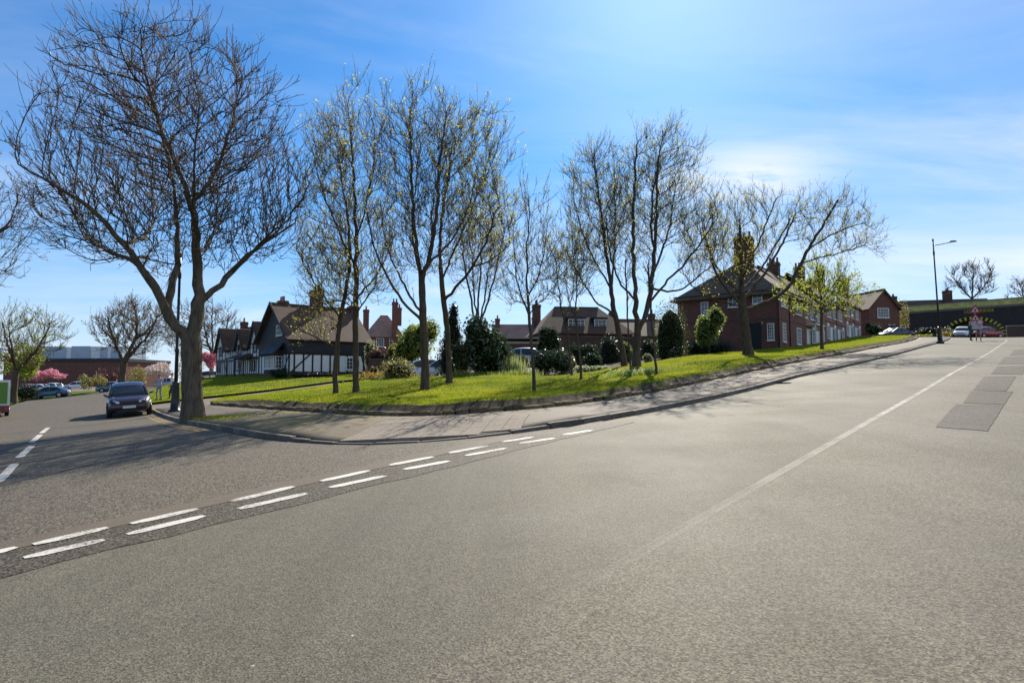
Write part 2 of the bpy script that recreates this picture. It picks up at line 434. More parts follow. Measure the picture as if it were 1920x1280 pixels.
_r = _t.nodes.new('ShaderNodeMapRange'); _r.inputs['From Min'].default_value = 3.0; _r.inputs['From Max'].default_value = 16; _t.links.new(_d.outputs['Value'], _r.inputs['Value']); _m = _t.nodes.new('ShaderNodeMath'); _m.operation = 'MULTIPLY'; _t.links.new(_src, _m.inputs[0]); _t.links.new(_r.outputs[0], _m.inputs[1]); _t.links.new(_m.outputs[0], _mx.inputs[0])
M['yellow'] = paint('worn_yellow_paint', (.55,.36,.10), (.36,.52,.85))
def grass_mat():
    t = NT('lawn_grass'); big = t.noise(.35, 5, .6); fine = t.noise(26, 4, .7)
    col = t.ramp(fine, [(.3,(.045,.070,.006)),(.55,(.085,.125,.010)),(.8,(.16,.20,.022))])
    col = t.mix(.6, col, t.ramp(big, [(.3,(.75,.8,.7,1)),(.7,(1.2,1.15,1.1,1))]), 'MULTIPLY')
    t.set(col, .9, .05); t.bump(fine, .7, .04); return t.mat
M['lawn'] = grass_mat()
M['blade'] = leafy('grass_blade', (.13,.19,.008), (.36,.39,.030), .55, .45, .35)
_t = M['blade'].node_tree; _n = _t.nodes.new('ShaderNodeTexNoise'); _n.inputs['Scale'].default_value = .45; _n.inputs['Detail'].default_value = 6
_c = _t.nodes.new('ShaderNodeTexCoord'); _t.links.new(_c.outputs['Object'], _n.inputs['Vector']); _rp = _t.nodes.new('ShaderNodeValToRGB'); _rp.color_ramp.elements[0].position = .35; _rp.color_ramp.elements[0].color = (.62,.72,.6,1); _rp.color_ramp.elements[1].position = .68; _rp.color_ramp.elements[1].color = (1.25,1.1,1.1,1); _t.links.new(_n.outputs['Fac'], _rp.inputs['Fac'])
for _l in list(_t.links):
    if _l.to_socket.name in ('Base Color', 'Color') and _l.to_node.type in ('BSDF_PRINCIPLED', 'BSDF_TRANSLUCENT'):
        _s, _d = _l.from_socket, _l.to_socket; _m = _t.nodes.new('ShaderNodeMix'); _m.data_type = 'RGBA'; _m.blend_type = 'MULTIPLY'; _m.inputs['Factor'].default_value = 1; _t.links.new(_s, _m.inputs['A']); _t.links.new(_rp.outputs['Color'], _m.inputs['B']); _t.links.new(_m.outputs['Result'], _d)
M['earth'] = plain('bare_earth', (.065,.048,.032), .95, .1, var=.5, scale=3)
M['ground'] = plain('rough_ground', (.075,.075,.035), .95, .1, var=.4, scale=.4)
def bark_mat(name, c1, c2, moss):
    t = NT(name); vec = t.coord('Object', (1,1,.22)); n = t.noise(9, 6, .7, vec); v = t.noise(30, 4, .7, vec)
    col = t.ramp(n, [(.3, c1), (.7, c2)])
    col = t.mix(t.rng(t.noise(1.1, 5, .6), .52, .68, 0, .6), col, (*moss, 1))
    t.set(col, .9, .2); t.bump(t.math('ADD', n, t.math('MULTIPLY', v, .5)), .8, .04); return t.mat
M['bark'] = bark_mat('sycamore_bark', (.040,.031,.024), (.19,.150,.105), (.12,.115,.04))
M['bark2'] = bark_mat('maple_bark', (.040,.029,.020), (.15,.110,.075), (.095,.085,.03))
M['twig'] = plain('twig', (.085,.060,.040), .85, .2, var=.3, scale=3)
M['bud'] = leafy('brown_buds', (.16,.10,.05), (.34,.23,.10), .4)
M['spring'] = leafy('spring_leaves', (.30,.30,.035), (.54,.49,.09), .64, .6, .1)
M['spring2'] = leafy('green_spring_leaves', (.20,.28,.03), (.46,.50,.08), .6)
M['brick'] = brick_mat('red_brick', (.155,.056,.040), (.215,.080,.056), (.14,.115,.10))
M['brickpink'] = brick_mat('pale_red_brick', (.27,.105,.082), (.34,.14,.11), (.26,.20,.18))
M['brickdark'] = brick_mat('dark_brick', (.10,.055,.042), (.15,.08,.06), (.09,.075,.065))
M['brickblack'] = brick_mat('sooty_brick', (.055,.042,.038), (.085,.062,.055), (.05,.045,.042))
M['tile'] = tile_mat('brown_roof_tile', (.100,.060,.040), (.150,.090,.060), (.10,.085,.035))
M['tilegrey'] = tile_mat('weathered_roof_tile', (.13,.095,.065), (.18,.13,.09), (.15,.13,.05))
M['tilered'] = tile_mat('pale_red_tile', (.36,.22,.17), (.44,.28,.22))
M['white'] = plain('white_paint', (.80,.79,.76), .6, .4, var=.05)
M['render'] = plain('white_render', (.82,.82,.80), .85, .2, var=.10, scale=2.5)
M['black'] = plain('black_timber', (.018,.018,.022), .6, .4, var=.4)
M['boards'] = plain('dark_boards', (.032,.032,.040), .6, .4, var=.35, scale=3)
M['iron'] = plain('black_iron', (.014,.015,.018), .38, .5, var=.25)
M['greypole'] = plain('grey_steel', (.28,.29,.30), .5, .5, var=.1)
def glass_mat(name, c, rough=.06):
    t = NT(name); t.set(c, rough, .8, 0); return t.mat
M['glass'] = glass_mat('window_glass', (.035,.045,.055,1))
M['carglass'] = glass_mat('car_glass', (.018,.026,.034,1), .04)
M['tyre'] = plain('tyre_rubber', (.016,.016,.017), .85, .2)
M['rim'] = plain('wheel_alloy', (.42,.43,.45), .35, .5, .8, var=.08)
M['lamp'] = plain('headlamp_lens', (.75,.78,.82), .12, .8, var=.05)
M['tail'] = plain('red_lamp', (.45,.02,.02), .2, .6)
M['plate'] = plain('number_plate', (.72,.72,.66), .5, .4, var=.04)
M['blackplastic'] = plain('black_plastic', (.016,.017,.019), .55, .4)
def carpaint(name, c, metal=.25):
    t = NT(name); t.set((*c, 1), .38, .5, metal); t.b.inputs['Coat Weight'].default_value = .9; t.b.inputs['Coat Roughness'].default_value = .04
    return t.mat
# ------------------------------------------------------------------ setting: ground, roads, pavement, lawn
RD = Vector((math.sin(rad(39.8)), math.cos(rad(39.8)))); RN = Vector((-RD.y, RD.x)); RC = Vector((0, 3.84))
def R(s, t):
    b = 0.0015 * max(0., s - 60) ** 2
    p = RC + RD * s + RN * (t + b); return (p.x, p.y)
def Gx(px, py, off=0.): p = G(px, py, off); return (p.x, p.y)
def dens(poly, step, closed=True):
    out = []
    n = len(poly)
    for i in range(n if closed else n - 1):
        a = Vector(poly[i]); b = Vector(poly[(i + 1) % n]); k = max(1, int((b - a).length / step))
        for j in range(k): out.append(tuple(a.lerp(b, j / k)))
    if not closed: out.append(tuple(poly[-1]))
    return out
def smooth_line(ptsl, it=2):
    for _ in range(it):
        q = [ptsl[0]]
        for a, b in zip(ptsl[:-1], ptsl[1:]):
            a = Vector(a); b = Vector(b); q += [tuple(a.lerp(b, .25)), tuple(a.lerp(b, .75))]
        ptsl = q + [ptsl[-1]]
    return ptsl
def inside(poly, pt):
    P_ = np.asarray(poly); Q = np.roll(P_, -1, 0); x, y = pt[:, 0][:, None], pt[:, 1][:, None]
    c = ((P_[:, 1] > y) != (Q[:, 1] > y)) & (x < (Q[:, 0] - P_[:, 0]) * (y - P_[:, 1]) / (Q[:, 1] - P_[:, 1] + 1e-12) + P_[:, 0])
    return c.sum(1) % 2 == 1
def dist_line(pt, line):
    L = np.asarray(line); a = L[:-1]; b = L[1:]; best = np.full(len(pt), 1e9)
    for p, q in zip(a, b):
        d = q - p; t = np.clip(((pt - p) @ d) / max(d @ d, 1e-9), 0, 1)
        best = np.minimum(best, np.sqrt(((pt - p - t[:, None] * d) ** 2).sum(1)))
    return best
def sheet(name, poly, off, mat, res=1.0, skirt=0.0, jitter=0.0, parent=None):
    bd = dens(poly, res)
    if jitter:
        rnd = random.Random(5); bd = [(x + rnd.uniform(-jitter, jitter), y + rnd.uniform(-jitter, jitter)) for x, y in bd]
    A = np.array(bd); lo, hi = A.min(0), A.max(0)
    gx, gy = np.meshgrid(np.arange(lo[0], hi[0], res), np.arange(lo[1], hi[1], res))
    g = np.stack([gx.ravel() , gy.ravel()], 1)
    g += np.random.RandomState(1).uniform(-.15, .15, g.shape) * res
    g = g[inside(A, g)]
    if len(g): g = g[dist_line(g, np.vstack([A, A[:1]])) > res * .35]
    vv = [Vector(p) for p in bd] + [Vector((p[0], p[1])) for p in g]
    n = len(bd)
    r = geometry.delaunay_2d_cdt(vv, [(i, (i + 1) % n) for i in range(n)], [], 1, 1e-5)
    V2 = np.array([(v.x, v.y) for v in r[0]]); F = [tuple(f) for f in r[2]]
    z = Hn(V2) + (off(V2) if callable(off) else off)
    V = [(a, b, c) for (a, b), c in zip(V2, z)]
    me = bpy.data.meshes.new(name); me.from_pydata(V, [], F)
    bm = bmesh.new(); bm.from_mesh(me)
    for f in bm.faces:
        f.normal_update()
        if f.normal.z < 0: f.normal_flip()
        f.smooth = True
    if skirt:
        be = [e for e in bm.edges if e.is_boundary]
        ex = bmesh.ops.extrude_edge_only(bm, edges=be)
        for v in [q for q in ex['geom'] if isinstance(q, bmesh.types.BMVert)]: v.co.z -= skirt
    bm.to_mesh(me); bm.free(); me.materials.append(mat)
    return link(name, me, parent)

# the open ground, out to the horizon
def ring_ground():
    rs = [0, 3, 6, 9, 12, 15, 18, 22, 26, 30, 35, 40, 46, 52, 58, 65, 72, 80, 90, 100, 112, 125, 140, 160, 200, 300, 500, 900, 1800, 3500]
    na = 96; V = [(0, 30.)]
    for r in rs[1:]:
        for k in range(na): V.append((r * math.sin(2*math.pi*k/na), 30 + r * math.cos(2*math.pi*k/na)))
    F = [(0, 1 + (k+1) % na, 1 + k) for k in range(na)]
    for i in range(len(rs) - 2):
        for k in range(na):
            a = 1 + i*na + k; b = 1 + i*na + (k+1) % na; F.append((a, b, b + na)); F.append((a, b + na, a + na))
    V = np.array(V); z = Hn(V) - .10
    z -= np.clip((np.sqrt((V[:, 0])**2 + (V[:, 1]-30)**2) - 140) / 400, 0, 1) * 14
    me = np_mesh('ground', np.column_stack([V, z]), np.array(F), [M['ground']], smooth=True)
    tag(link('ground', me), kind='structure')
ring_ground()

lane_l = [R(s, 0.0) for s in np.linspace(-30, 135, 56)]
ke_l = [R(s, 4.92) for s in np.linspace(8.3, 135, 44)]
tag(sheet('main_road', lane_l + ke_l[::-1] + [R(8.3, 4.2), R(-30, 4.2)], 0.0, M['road'], 1.4), kind='structure')
tag(sheet('main_road_right_lane', [R(s, -5.1) for s in np.linspace(-30, 135, 56)] + lane_l[::-1], 0.0, M['road2'], 1.4), kind='structure')

kerb_corner = [Gx(*p) for p in [(284,771),(300,779),(365,798),(470,819),(590,832),(700,835),(830,827),(960,814)]]
kerb_line = smooth_line(kerb_corner + [R(9.5, 4.9), R(13, 4.9)], 2) + [R(s, 4.9) for s in np.linspace(15, 96, 40)]
side_poly = [R(-32, 4.2), R(8.4, 4.2)] + [p for p in kerb_line if (Vector(p) - RC).dot(RD) < 8.3 or p[0] < 1.4][::-1] + \
    [Gx(*p) for p in [(270,763),(262,757),(210,751),(195,742.5),(240,737),(300,731),(300,727),(273,728),(195,735),(120,744),(55,750),(10,765),(-60,792),(-420,930)]]
tag(sheet('side_road', side_poly, 0.001, M['side'], 1.2), kind='structure')
tag(sheet('joint_band', [R(s, 5.12) for s in np.linspace(-30, 6.5, 20)] + [R(s, 5.58) for s in np.linspace(6.5, -30, 20)], .006, M['band'], .6), kind='structure')
rnd = random.Random(3)
tag(sheet('worn_seam', [R(s, 4.17 + rnd.uniform(-.05, .04)) for s in np.linspace(-30, 9.0, 90)] + [R(s, 5.09 + rnd.uniform(-.06, .01)) for s in np.linspace(9.0, -30, 90)], .005, M['seam'], .6), kind='structure')
lane_up = [(287,759),(345,752),(420,744),(500,735),(560,727),(620,719),(700,712)]
lane_lo = [(285,772),(345,764),(395,757),(480,745),(560,735),(630,728),(700,719)]
lane_poly = [Gx(*p) for p in lane_lo] + [Gx(*p) for p in lane_up[::-1]] + [Gx(262,757), Gx(270,763)]
tag(sheet('lane', lane_poly, .008, M['lane'], 1.0), kind='structure')
tag(sheet('car_park', [Gx(700,719), Gx(700,711), spot(700,64).xy[:], spot(1000,70).xy[:], spot(1120,66).xy[:], spot(1100,46).xy[:], spot(900,46).xy[:], spot(760,44).xy[:]], .006, M['lane'], 1.5), kind='structure')
tag(sheet('parking_yard', [spot(-20,150).xy[:], spot(215,150).xy[:], spot(215,112).xy[:], spot(110,118).xy[:]], .02, M['lane'], 4), kind='structure')

# painted markings and patches
def strip(name, a, b, w, off, mat, res=.5, rnd_end=0, parent=None):
    a = Vector(a); b = Vector(b); d = (b - a).normalized(); n = Vector((-d.y, d.x)) * w / 2
    rr = random.Random(int(a.x * 997 + b.y * 131)); L = (b - a).length; k = max(2, int(L / .12))
    if rnd_end:
        l1 = [a.lerp(b, i / k) + n * (1 + rr.uniform(-.10, .10)) * (.55 if i in (0, k) else 1) for i in range(k + 1)]
        l2 = [a.lerp(b, i / k) - n * (1 + rr.uniform(-.10, .10)) * (.55 if i in (0, k) else 1) for i in range(k + 1)]
        poly = [tuple(p) for p in l1] + [tuple(p) for p in l2[::-1]]
        return tag(sheet(name, poly, off, mat, .3), kind='structure')
    return tag(sheet(name, [tuple(a + n), tuple(b + n), tuple(b - n), tuple(a - n)], off, mat, res), kind='structure')
for row in ([(44,1047,195,1013),(238,1003,383,968),(447,955,575,926),(618,915,722,893),(757,881,842,865),(873,855,948,841),(975,832,1040,822),(1056,816,1110,807)],
            [(-60,1050,30,1027),(62,1022,202,990),(245,983,370,955),(435,941,550,913),(602,903,692,883),(730,873,812,857),(842,850,915,836),(943,829,1000,820)]):
    for (a, b, c, d) in row: strip('give_way_mark', Gx(a, b), Gx(c, d), .17, .012, M['paint'], rnd_end=1)
for (a, b, c, d) in [(-40,945,-8,915),(-4,905,28,870),(36,858,60,836),(59,830,76,815),(78,812,90,802)]:
    strip('centre_mark', Gx(a, b), Gx(c, d), .15, .010, M['paint'], rnd_end=1)
for o_ in (.28, .48):
    ln = kerb_corner[1:4]; n_l = []
    for i in range(12):
        t = i / 11 * 1.55; k = min(int(t), 1); a = Vector(ln[k]); b = Vector(ln[k+1]); d = (b - a).normalized(); n_l.append(tuple(a.lerp(b, t - k) + Vector((d.y, -d.x)) * o_))
    if (Vector(n_l[0])).length > (Vector(ln[0])).length: n_l = [tuple(Vector(p)) for p in n_l]
    l2 = [(x, y - .11) for x, y in n_l]
    tag(sheet('yellow_line', n_l + l2[::-1], .010, M['yellow'], .4), kind='structure')
tp = lambda s: .85; centre = [R(s, .06*tp(s)) for s in np.linspace(0, 72, 70)] + [R(s, -.08*tp(s)) for s in np.linspace(72, 0, 70)]
tag(sheet('worn_centre_line', centre, .008, M['worn'], .6), kind='structure')
for (s0, s1, t0, t1) in [(9.1,13,-1.75,-1.05),(13.1,16.2,-1.8,-1.1),(16.3,21.5,-1.72,-1.05),(22.5,27.5,-1.9,-1.1),(29,36,-1.8,-1.0),(38,46,-1.8,-1.1)]:
    tag(sheet('road_patch', dens([R(s0,t0), R(s0+.3,t1), R(s1+.1,t1+.05), R(s1,t0-.05)], .14), .007, M['patch'], .5, jitter=.010), kind='structure')

# pavement with kerb stones
DROP = np.array(Gx(745, 832))
def sstep(a, b, x): t = np.clip((x - a) / (b - a), 0, 1); return t * t * (3 - 2 * t)
def pave_off(q):
    return .022 + .088 * sstep(1.7, 3.6, np.sqrt(((q - DROP) ** 2).sum(1)))
def off_line(line, o):
    out = []
    for i, p in enumerate(line):
        a = Vector(line[max(i-1, 0)]); b = Vector(line[min(i+1, len(line)-1)]); d = (b - a).normalized(); out.append(tuple(Vector(p) + Vector((-d.y, d.x)) * o))
    return out
wall_px = [(398,762),(470,768),(560,775),(650,782),(740,787),(830,786),(920,779)]
wall_line = smooth_line([Gx(a, b) for a, b in wall_px] + [R(11.5, 8.3), R(15, 8.3)], 2) + [R(s, 8.3 + .3*math.sin(s*.07)*min(1,(s-17)/20)) for s in np.linspace(17, 94, 60)]
pave_in = off_line(kerb_line, .14)
pave_poly = pave_in + wall_line[::-1] + [Gx(392,757), Gx(345,764), Gx(292,770)]
pave = tag(sheet('pavement', pave_poly, pave_off, M['pave'], .8, skirt=.2), kind='structure')
def stone_mesh(name, mat, j, bev, rs):
    bm = bmesh.new(); bmesh.ops.create_cube(bm, size=1.0)
    rr = random.Random(rs)
    if bev: bmesh.ops.bevel(bm, geom=bm.edges[:], offset=bev, segments=1, affect='EDGES')
    for v in bm.verts:
        v.co.x += rr.uniform(-j, j); v.co.y += rr.uniform(-j, j); v.co.z += rr.uniform(-j, j)
    me = bpy.data.meshes.new(name); bm.to_mesh(me); bm.free(); me.materials.append(mat); return me
def walk(line, lens, rr):
    """split a polyline in lengths; yields start and end points"""
    L = [Vector(p) for p in line]; cum = [0]
    for a, b in zip(L[:-1], L[1:]): cum.append(cum[-1] + (b - a).length)
    def at(s):
        s = min(s, cum[-1]); i = max(0, min(len(L) - 2, int(np.searchsorted(cum, s) - 1))); return L[i].lerp(L[i+1], (s - cum[i]) / max(1e-6, cum[i+1] - cum[i]))
    s = 0
    while s < cum[-1] - .2:
        l = lens(s); yield at(s), at(s + l), s; s += l
kmesh = [stone_mesh('kerb_stone', M['kerb'], .006, .05, i) for i in range(4)]
rr = random.Random(11)
def lay(name, me, a, b, z0a, z0b, w, h, gap, parent, cross=False):
    A = Vector((a.x, a.y, z0a)); B = Vector((b.x, b.y, z0b)); X = (B - A); L = X.length - gap; X.normalize()
    Y = Vector((0, 0, 1)).cross(X).normalized()
    if cross:
        c_ = (a + b) / 2; y2 = Vector((Y.x, Y.y)).normalized() * .2; sf = lambda v: H(*v) + float(pave_off(np.array([v[:]]))[0]); Y = (Vector((y2.x*2, y2.y*2, sf(c_ + y2) - sf(c_ - y2)))).normalized()
    Z = X.cross(Y)
    o = link(name, me, parent); C = (A + B) / 2 + Z * (h / 2)
    o.matrix_local = Matrix(((X.x*L, Y.x*w, Z.x*h, C.x), (X.y*L, Y.y*w, Z.y*h, C.y), (X.z*L, Y.z*w, Z.z*h, C.z), (0, 0, 0, 1)))
    return o
for a, b, s in walk(off_line(kerb_line, .07), lambda s: .6 if s < 24 else (.91 if s < 60 else 1.3), rr):
    hs_ = pave_off(np.array([a[:], b[:]])) + .004
    lay('kerb_stone', rr.choice(kmesh), a, b, H(*a) - .12 + rr.uniform(-.008, .008), H(*b) - .12, .145, .12 + float(hs_.mean()), .022, pave)
# blister slabs at the dropped kerb
t = NT('blister_paver'); col = t.ramp(t.noise(6, 5, .6), [(.3,(.20,.165,.13)),(.7,(.33,.28,.22))])
wv = [t.new('ShaderNodeTexWave') for _ in range(2)]
for w_, bd in zip(wv, ('X','Y')): w_.bands_direction = bd; w_.inputs['Scale'].default_value = 4.7; t.l.new(t.coord(), w_.inputs['Vector'])
t.set(col, .85, .25); t.bump(t.math('MULTIPLY', wv[0].outputs['Fac'], wv[1].outputs['Fac']), .8, .02); M['blister'] = t.mat
slab_me = [stone_mesh('paving_slab', M['blister'], .004, .02, 40 + i) for i in range(3)]
sa = Vector(Gx(905, 818)) - Vector(Gx(650, 830)); ax = sa.normalized(); ay = Vector((-ax.y, ax.x)); o0 = Vector(Gx(655, 829)) + ay * .18
kl_np = np.array(kerb_line)
for i in range(9):
    for j in range(8):
        c = o0 + ax * (i * .40) + ay * (j * .40)
        if dist_line(np.array([c[:]]), wall_line)[0] < .55 or dist_line(np.array([c[:]]), kerb_line)[0] < .36: continue
        if not inside(pave_poly, np.array([c[:]]))[0]: continue
        a = c - ax * .2; b = c + ax * .2
        za, zb = H(*a) + float(pave_off(np.array([a[:]]))[0]), H(*b) + float(pave_off(np.array([b[:]]))[0])
        lay('paving_slab', rr.choice(slab_me), a, b, za - .05 + rr.uniform(-.002, .002), zb - .05, .388, .072, .012, pave, True)

# lawn behind the low wall
back = [(392,756),(420,749),(480,743.5),(560,733.5),(630,726.5),(690,719)]
bed_front = [spot(700,46,0), spot(735,39,0), spot(800,38,0), spot(860,39.5,0), spot(960,38,0), spot(1010,35.5,0), spot(1060,35,0), spot(1110,36,0), spot(1160,39.5,0), spot(1225,43,0), spot(1290,49,0), spot(1350,53,0), spot(1425,55.5,0)]
lawn_back = [Gx(*p) for p in back] + [p.xy[:] for p in bed_front] + [R(53,17.0), R(62,16.5), R(74,17), R(86,20), R(94,20)]
lawn_front = off_line(wall_line, .10)
lawn_poly = lawn_front + lawn_back[::-1]
lf = np.array(lawn_front); lb = np.array([Gx(*p) for p in back])
def lawn_off(q):
    d = dist_line(q, lf); e = dist_line(q, lb)
    return .10 + (.06 * sstep(0, .1, d) + .24 * sstep(.20, .55, d)) * (.12 + .88 * sstep(0, 8, e)) + .02 * np.sin(q[:, 0]*1.7) * np.sin(q[:, 1]*1.3)
lawn = tag(sheet('lawn', lawn_poly, lawn_off, M['lawn'], .55), kind='structure')
bank_poly = off_line(wall_line, .06) + off_line(wall_line, .58)[::-1]
tag(sheet('soil_bank', bank_poly, lambda q: lawn_off(q) + .05 * (1 - sstep(.36, .52, dist_line(q, lf))) - .004, M['earth'], .3, jitter=.05), kind='structure')
rest_poly = [p.xy[:] for p in bed_front] + [spot(1430,62).xy[:], spot(1250,66).xy[:], spot(1100,48).xy[:], spot(900,47).xy[:], spot(760,45).xy[:], spot(700,48).xy[:]]
tag(sheet('garden_bed', rest_poly, .12, M['earth'], 1.2), kind='structure')
hl = [Gx(*p) for p in [(287,757.5),(345,750.5),(420,742.5),(500,733.5),(560,725.5),(620,717.5),(690,711)]] + [spot(700,75).xy[:], spot(400,95).xy[:], Gx(300,727), Gx(300,731), Gx(240,737), Gx(200,742)]
house_lawn = tag(sheet('house_lawn', hl, .10, M['lawn'], 1.5), kind='structure')
tag(sheet('far_verge', [Gx(*p) for p in [(10,763),(55,748.5),(120,743),(195,734),(273,727)]] + [spot(273,115).xy[:], spot(120,118).xy[:], spot(0,115).xy[:], spot(-120,70).xy[:], Gx(-60,790)], .05, M['lawn'], 3), kind='structure')
tag(sheet('bridge_verge', [R(62,16.5), R(74,17), R(86,20), R(94,20), R(94,9.2), R(110,9), R(118,22), R(110,30), R(80,34), R(62,30)], .12, M['lawn'], 2), kind='structure')
for t0, t1, nm in ((-5.1, -7.2, 'far_pavement'),):
    tag(sheet(nm, [R(s, t1) for s in np.linspace(-30, 130, 30)] + [R(s, t0) for s in np.linspace(130, -30, 30)], .11, M['pave'], 2, skirt=.2), kind='structure')

def blades(name, me_obj, n, h, w, seed, mat, keep=None):
    me = me_obj.data; me.calc_loop_triangles()
    T = np.array([t.vertices[:] for t in me.loop_triangles]); V = np.array([v.co[:] for v in me.vertices])
    A = V[T]; ar = np.linalg.norm(np.cross(A[:, 1]-A[:, 0], A[:, 2]-A[:, 0]), axis=1)
    ar = ar / (1 + (A[:, :, 1].mean(1) / 28.) ** 2)
    rs = np.random.RandomState(seed); k = rs.choice(len(T), n, p=ar/ar.sum()); u, v = rs.rand(n), rs.rand(n)
    fl = u + v > 1; u[fl] = 1-u[fl]; v[fl] = 1-v[fl]
    B = A[k, 0] + u[:, None]*(A[k, 1]-A[k, 0]) + v[:, None]*(A[k, 2]-A[k, 0])
    if keep is not None:
        kk = keep(B[:, :2], rs); B = B[kk]; n = len(B)
    th = rs.rand(n)*2*np.pi; sc = rs.uniform(.6, 1.4, n) * (1 + .4*np.sin(B[:, 0]*1.1)*np.sin(B[:, 1]*.9)); ww = w * (1 + B[:, 1]/30.)
    side = np.stack([np.cos(th), np.sin(th), np.zeros(n)], 1) * ww[:, None] / 2
    lean = np.stack([rs.normal(0, .35, n), rs.normal(0, .35, n), np.ones(n)], 1) * (h * sc)[:, None]
    VV = np.stack([B - side, B + side, B + lean], 1).reshape(-1, 3)
    m = np_mesh(name, VV, np.arange(3*n).reshape(-1, 3), [mat])
    return link(name, m)
tag(blades('grass', lawn, 190000, .050, .014, 4, M['blade'], lambda q, rs: (dist_line(q, lf) > .46) | (rs.rand(len(q)) < .10)), 'short mown green grass covering the lawn', 'grass', kind='stuff')

tag(blades('grass', house_lawn, 45000, .06, .018, 9, M['blade']), 'grass in front of the timbered house', 'grass', kind='stuff')
# low edging wall of weathered stones
wall = empty('stone_wall', (0, 0, 0), 0, 'low wall of mossy rough stones edging the lawn by the pavement', 'wall')
wmesh = [stone_mesh('stone', M['stone'], .055, .13, 60 + i) for i in range(7)]
rr = random.Random(21)
for a, b, s in walk(off_line(wall_line, .02), lambda s: rr.uniform(.32, .62) if s < 34 else rr.uniform(.55, 1.0), rr):
    if s > 24 and rr.random() < .08: continue
    hh = rr.uniform(.09, .17); ww = rr.uniform(.20, .30); sh = RN * rr.uniform(-.03, .03)
    po = float(pave_off(np.array([a[:]]))[0]) - .04
    lay('stone', rr.choice(wmesh), a + sh, b + sh, H(*a) + po + rr.uniform(-.01, .01), H(*b) + po, ww, hh + .04, rr.uniform(.01, .04), wall)

# gully grate by the kerb
dp = Vector(R(20.6, 4.62)); gr = empty('drain_grate', (dp.x, dp.y, H(*dp) + .004), rad(90 - 39.8), 'small iron gully grate in the road by the kerb', 'drain')
b = MB()
for (x0, x1, y0, y1) in ((-.26,.26,-.22,-.17),(-.26,.26,.17,.22),(-.26,-.21,-.17,.17),(.21,.26,-.17,.17)): b.box(x0, x1, y0, y1, -.03, .012)
b.build('frame', M['iron'], gr)
for k in range(6): b = MB(); b.box(-.185 + k*.068, -.150 + k*.068, -.17, .17, -.03, .009); b.build('bar', M['iron'], gr)
# ------------------------------------------------------------------ trees
def colonise(sk_pos, sk_par, grow_from, attr, step, di, dk, up, inertia, seed, maxit=140, maxn=9000, org=None, fan=0.):
    rs = np.random.RandomState(seed)
    N0 = len(sk_pos); pos = np.zeros((maxn + 2000, 3)); pos[:N0] = sk_pos
    par = np.full(maxn + 2000, -1); par[:N0] = sk_par
    dr = np.zeros((maxn + 2000, 3)); ch = np.zeros(maxn + 2000, int)
    for i in range(N0):
        if par[i] >= 0:
            d = pos[i] - pos[par[i]]; dr[i] = d / max(1e-6, np.linalg.norm(d)); ch[par[i]] += 1
        else: dr[i] = (0, 0, 1)
    ok = np.zeros(maxn + 2000, bool); ok[:N0] = grow_from
    n = N0; A = attr.copy(); best = np.full(len(A), 1e9); who = np.zeros(len(A), int)
    idx = np.nonzero(ok[:n])[0]
    D = np.linalg.norm(A[:, None] - pos[idx][None], axis=2); k = D.argmin(1); best = D[np.arange(len(A)), k]; who = idx[k]
    for it in range(maxit):
        act = (best < di)
        if not act.any() or n >= maxn: break
        w = who[act]; v = A[act] - pos[w]; v /= np.maximum(1e-6, np.linalg.norm(v, axis=1))[:, None]
        S = np.zeros((n, 3)); np.add.at(S, w, v); g = np.unique(w); g = g[ch[g] < 4]
        if len(g) == 0: break
        S = S[g]; S /= np.maximum(1e-6, np.linalg.norm(S, axis=1))[:, None]
        d = S + dr[g] * inertia + np.array([0, 0, up]) + rs.normal(0, .10, S.shape)
        if fan:
            ro = pos[g] - org; d = d + fan * ro / np.maximum(.5, np.linalg.norm(ro, axis=1))[:, None]
        d /= np.linalg.norm(d, axis=1)[:, None]
        newp = pos[g] + d * step
        m = min(len(g), maxn - n); ids = np.arange(n, n + m)
        pos[ids] = newp[:m]; par[ids] = g[:m]; dr[ids] = d[:m]; ok[ids] = True; np.add.at(ch, g[:m], 1); n += m
        D = np.linalg.norm(A[:, None] - pos[ids][None], axis=2); k = D.argmin(1); b = D[np.arange(len(A)), k]
        up_ = b < best; best[up_] = b[up_]; who[up_] = ids[k[up_]]
        live = best > dk; stuck = ch[who] >= 4
        live &= ~(stuck & (rs.rand(len(A)) < .5))
        A, best, who = A[live], best[live], who[live]
        if len(A) == 0: break
    return pos[:n], par[:n], dr[:n]
def rings(pos, dr, r, k, wob=None, ang0=None):
    ref = np.tile(np.array([[.31, .94, .12]]), (len(pos), 1)); u = np.cross(dr, ref); l = np.linalg.norm(u, axis=1)
    u[l < .05] = np.cross(dr[l < .05], np.array([[1., 0, 0]])); u /= np.maximum(1e-6, np.linalg.norm(u, axis=1))[:, None]; v = np.cross(dr, u)
    t = 2*np.pi*np.arange(k)/k
    R_ = r[:, None] * (1 if wob is None else wob)
    return pos[:, None] + u[:, None]*(np.cos(t)[None]*R_)[..., None] + v[:, None]*(np.sin(t)[None]*R_)[..., None]
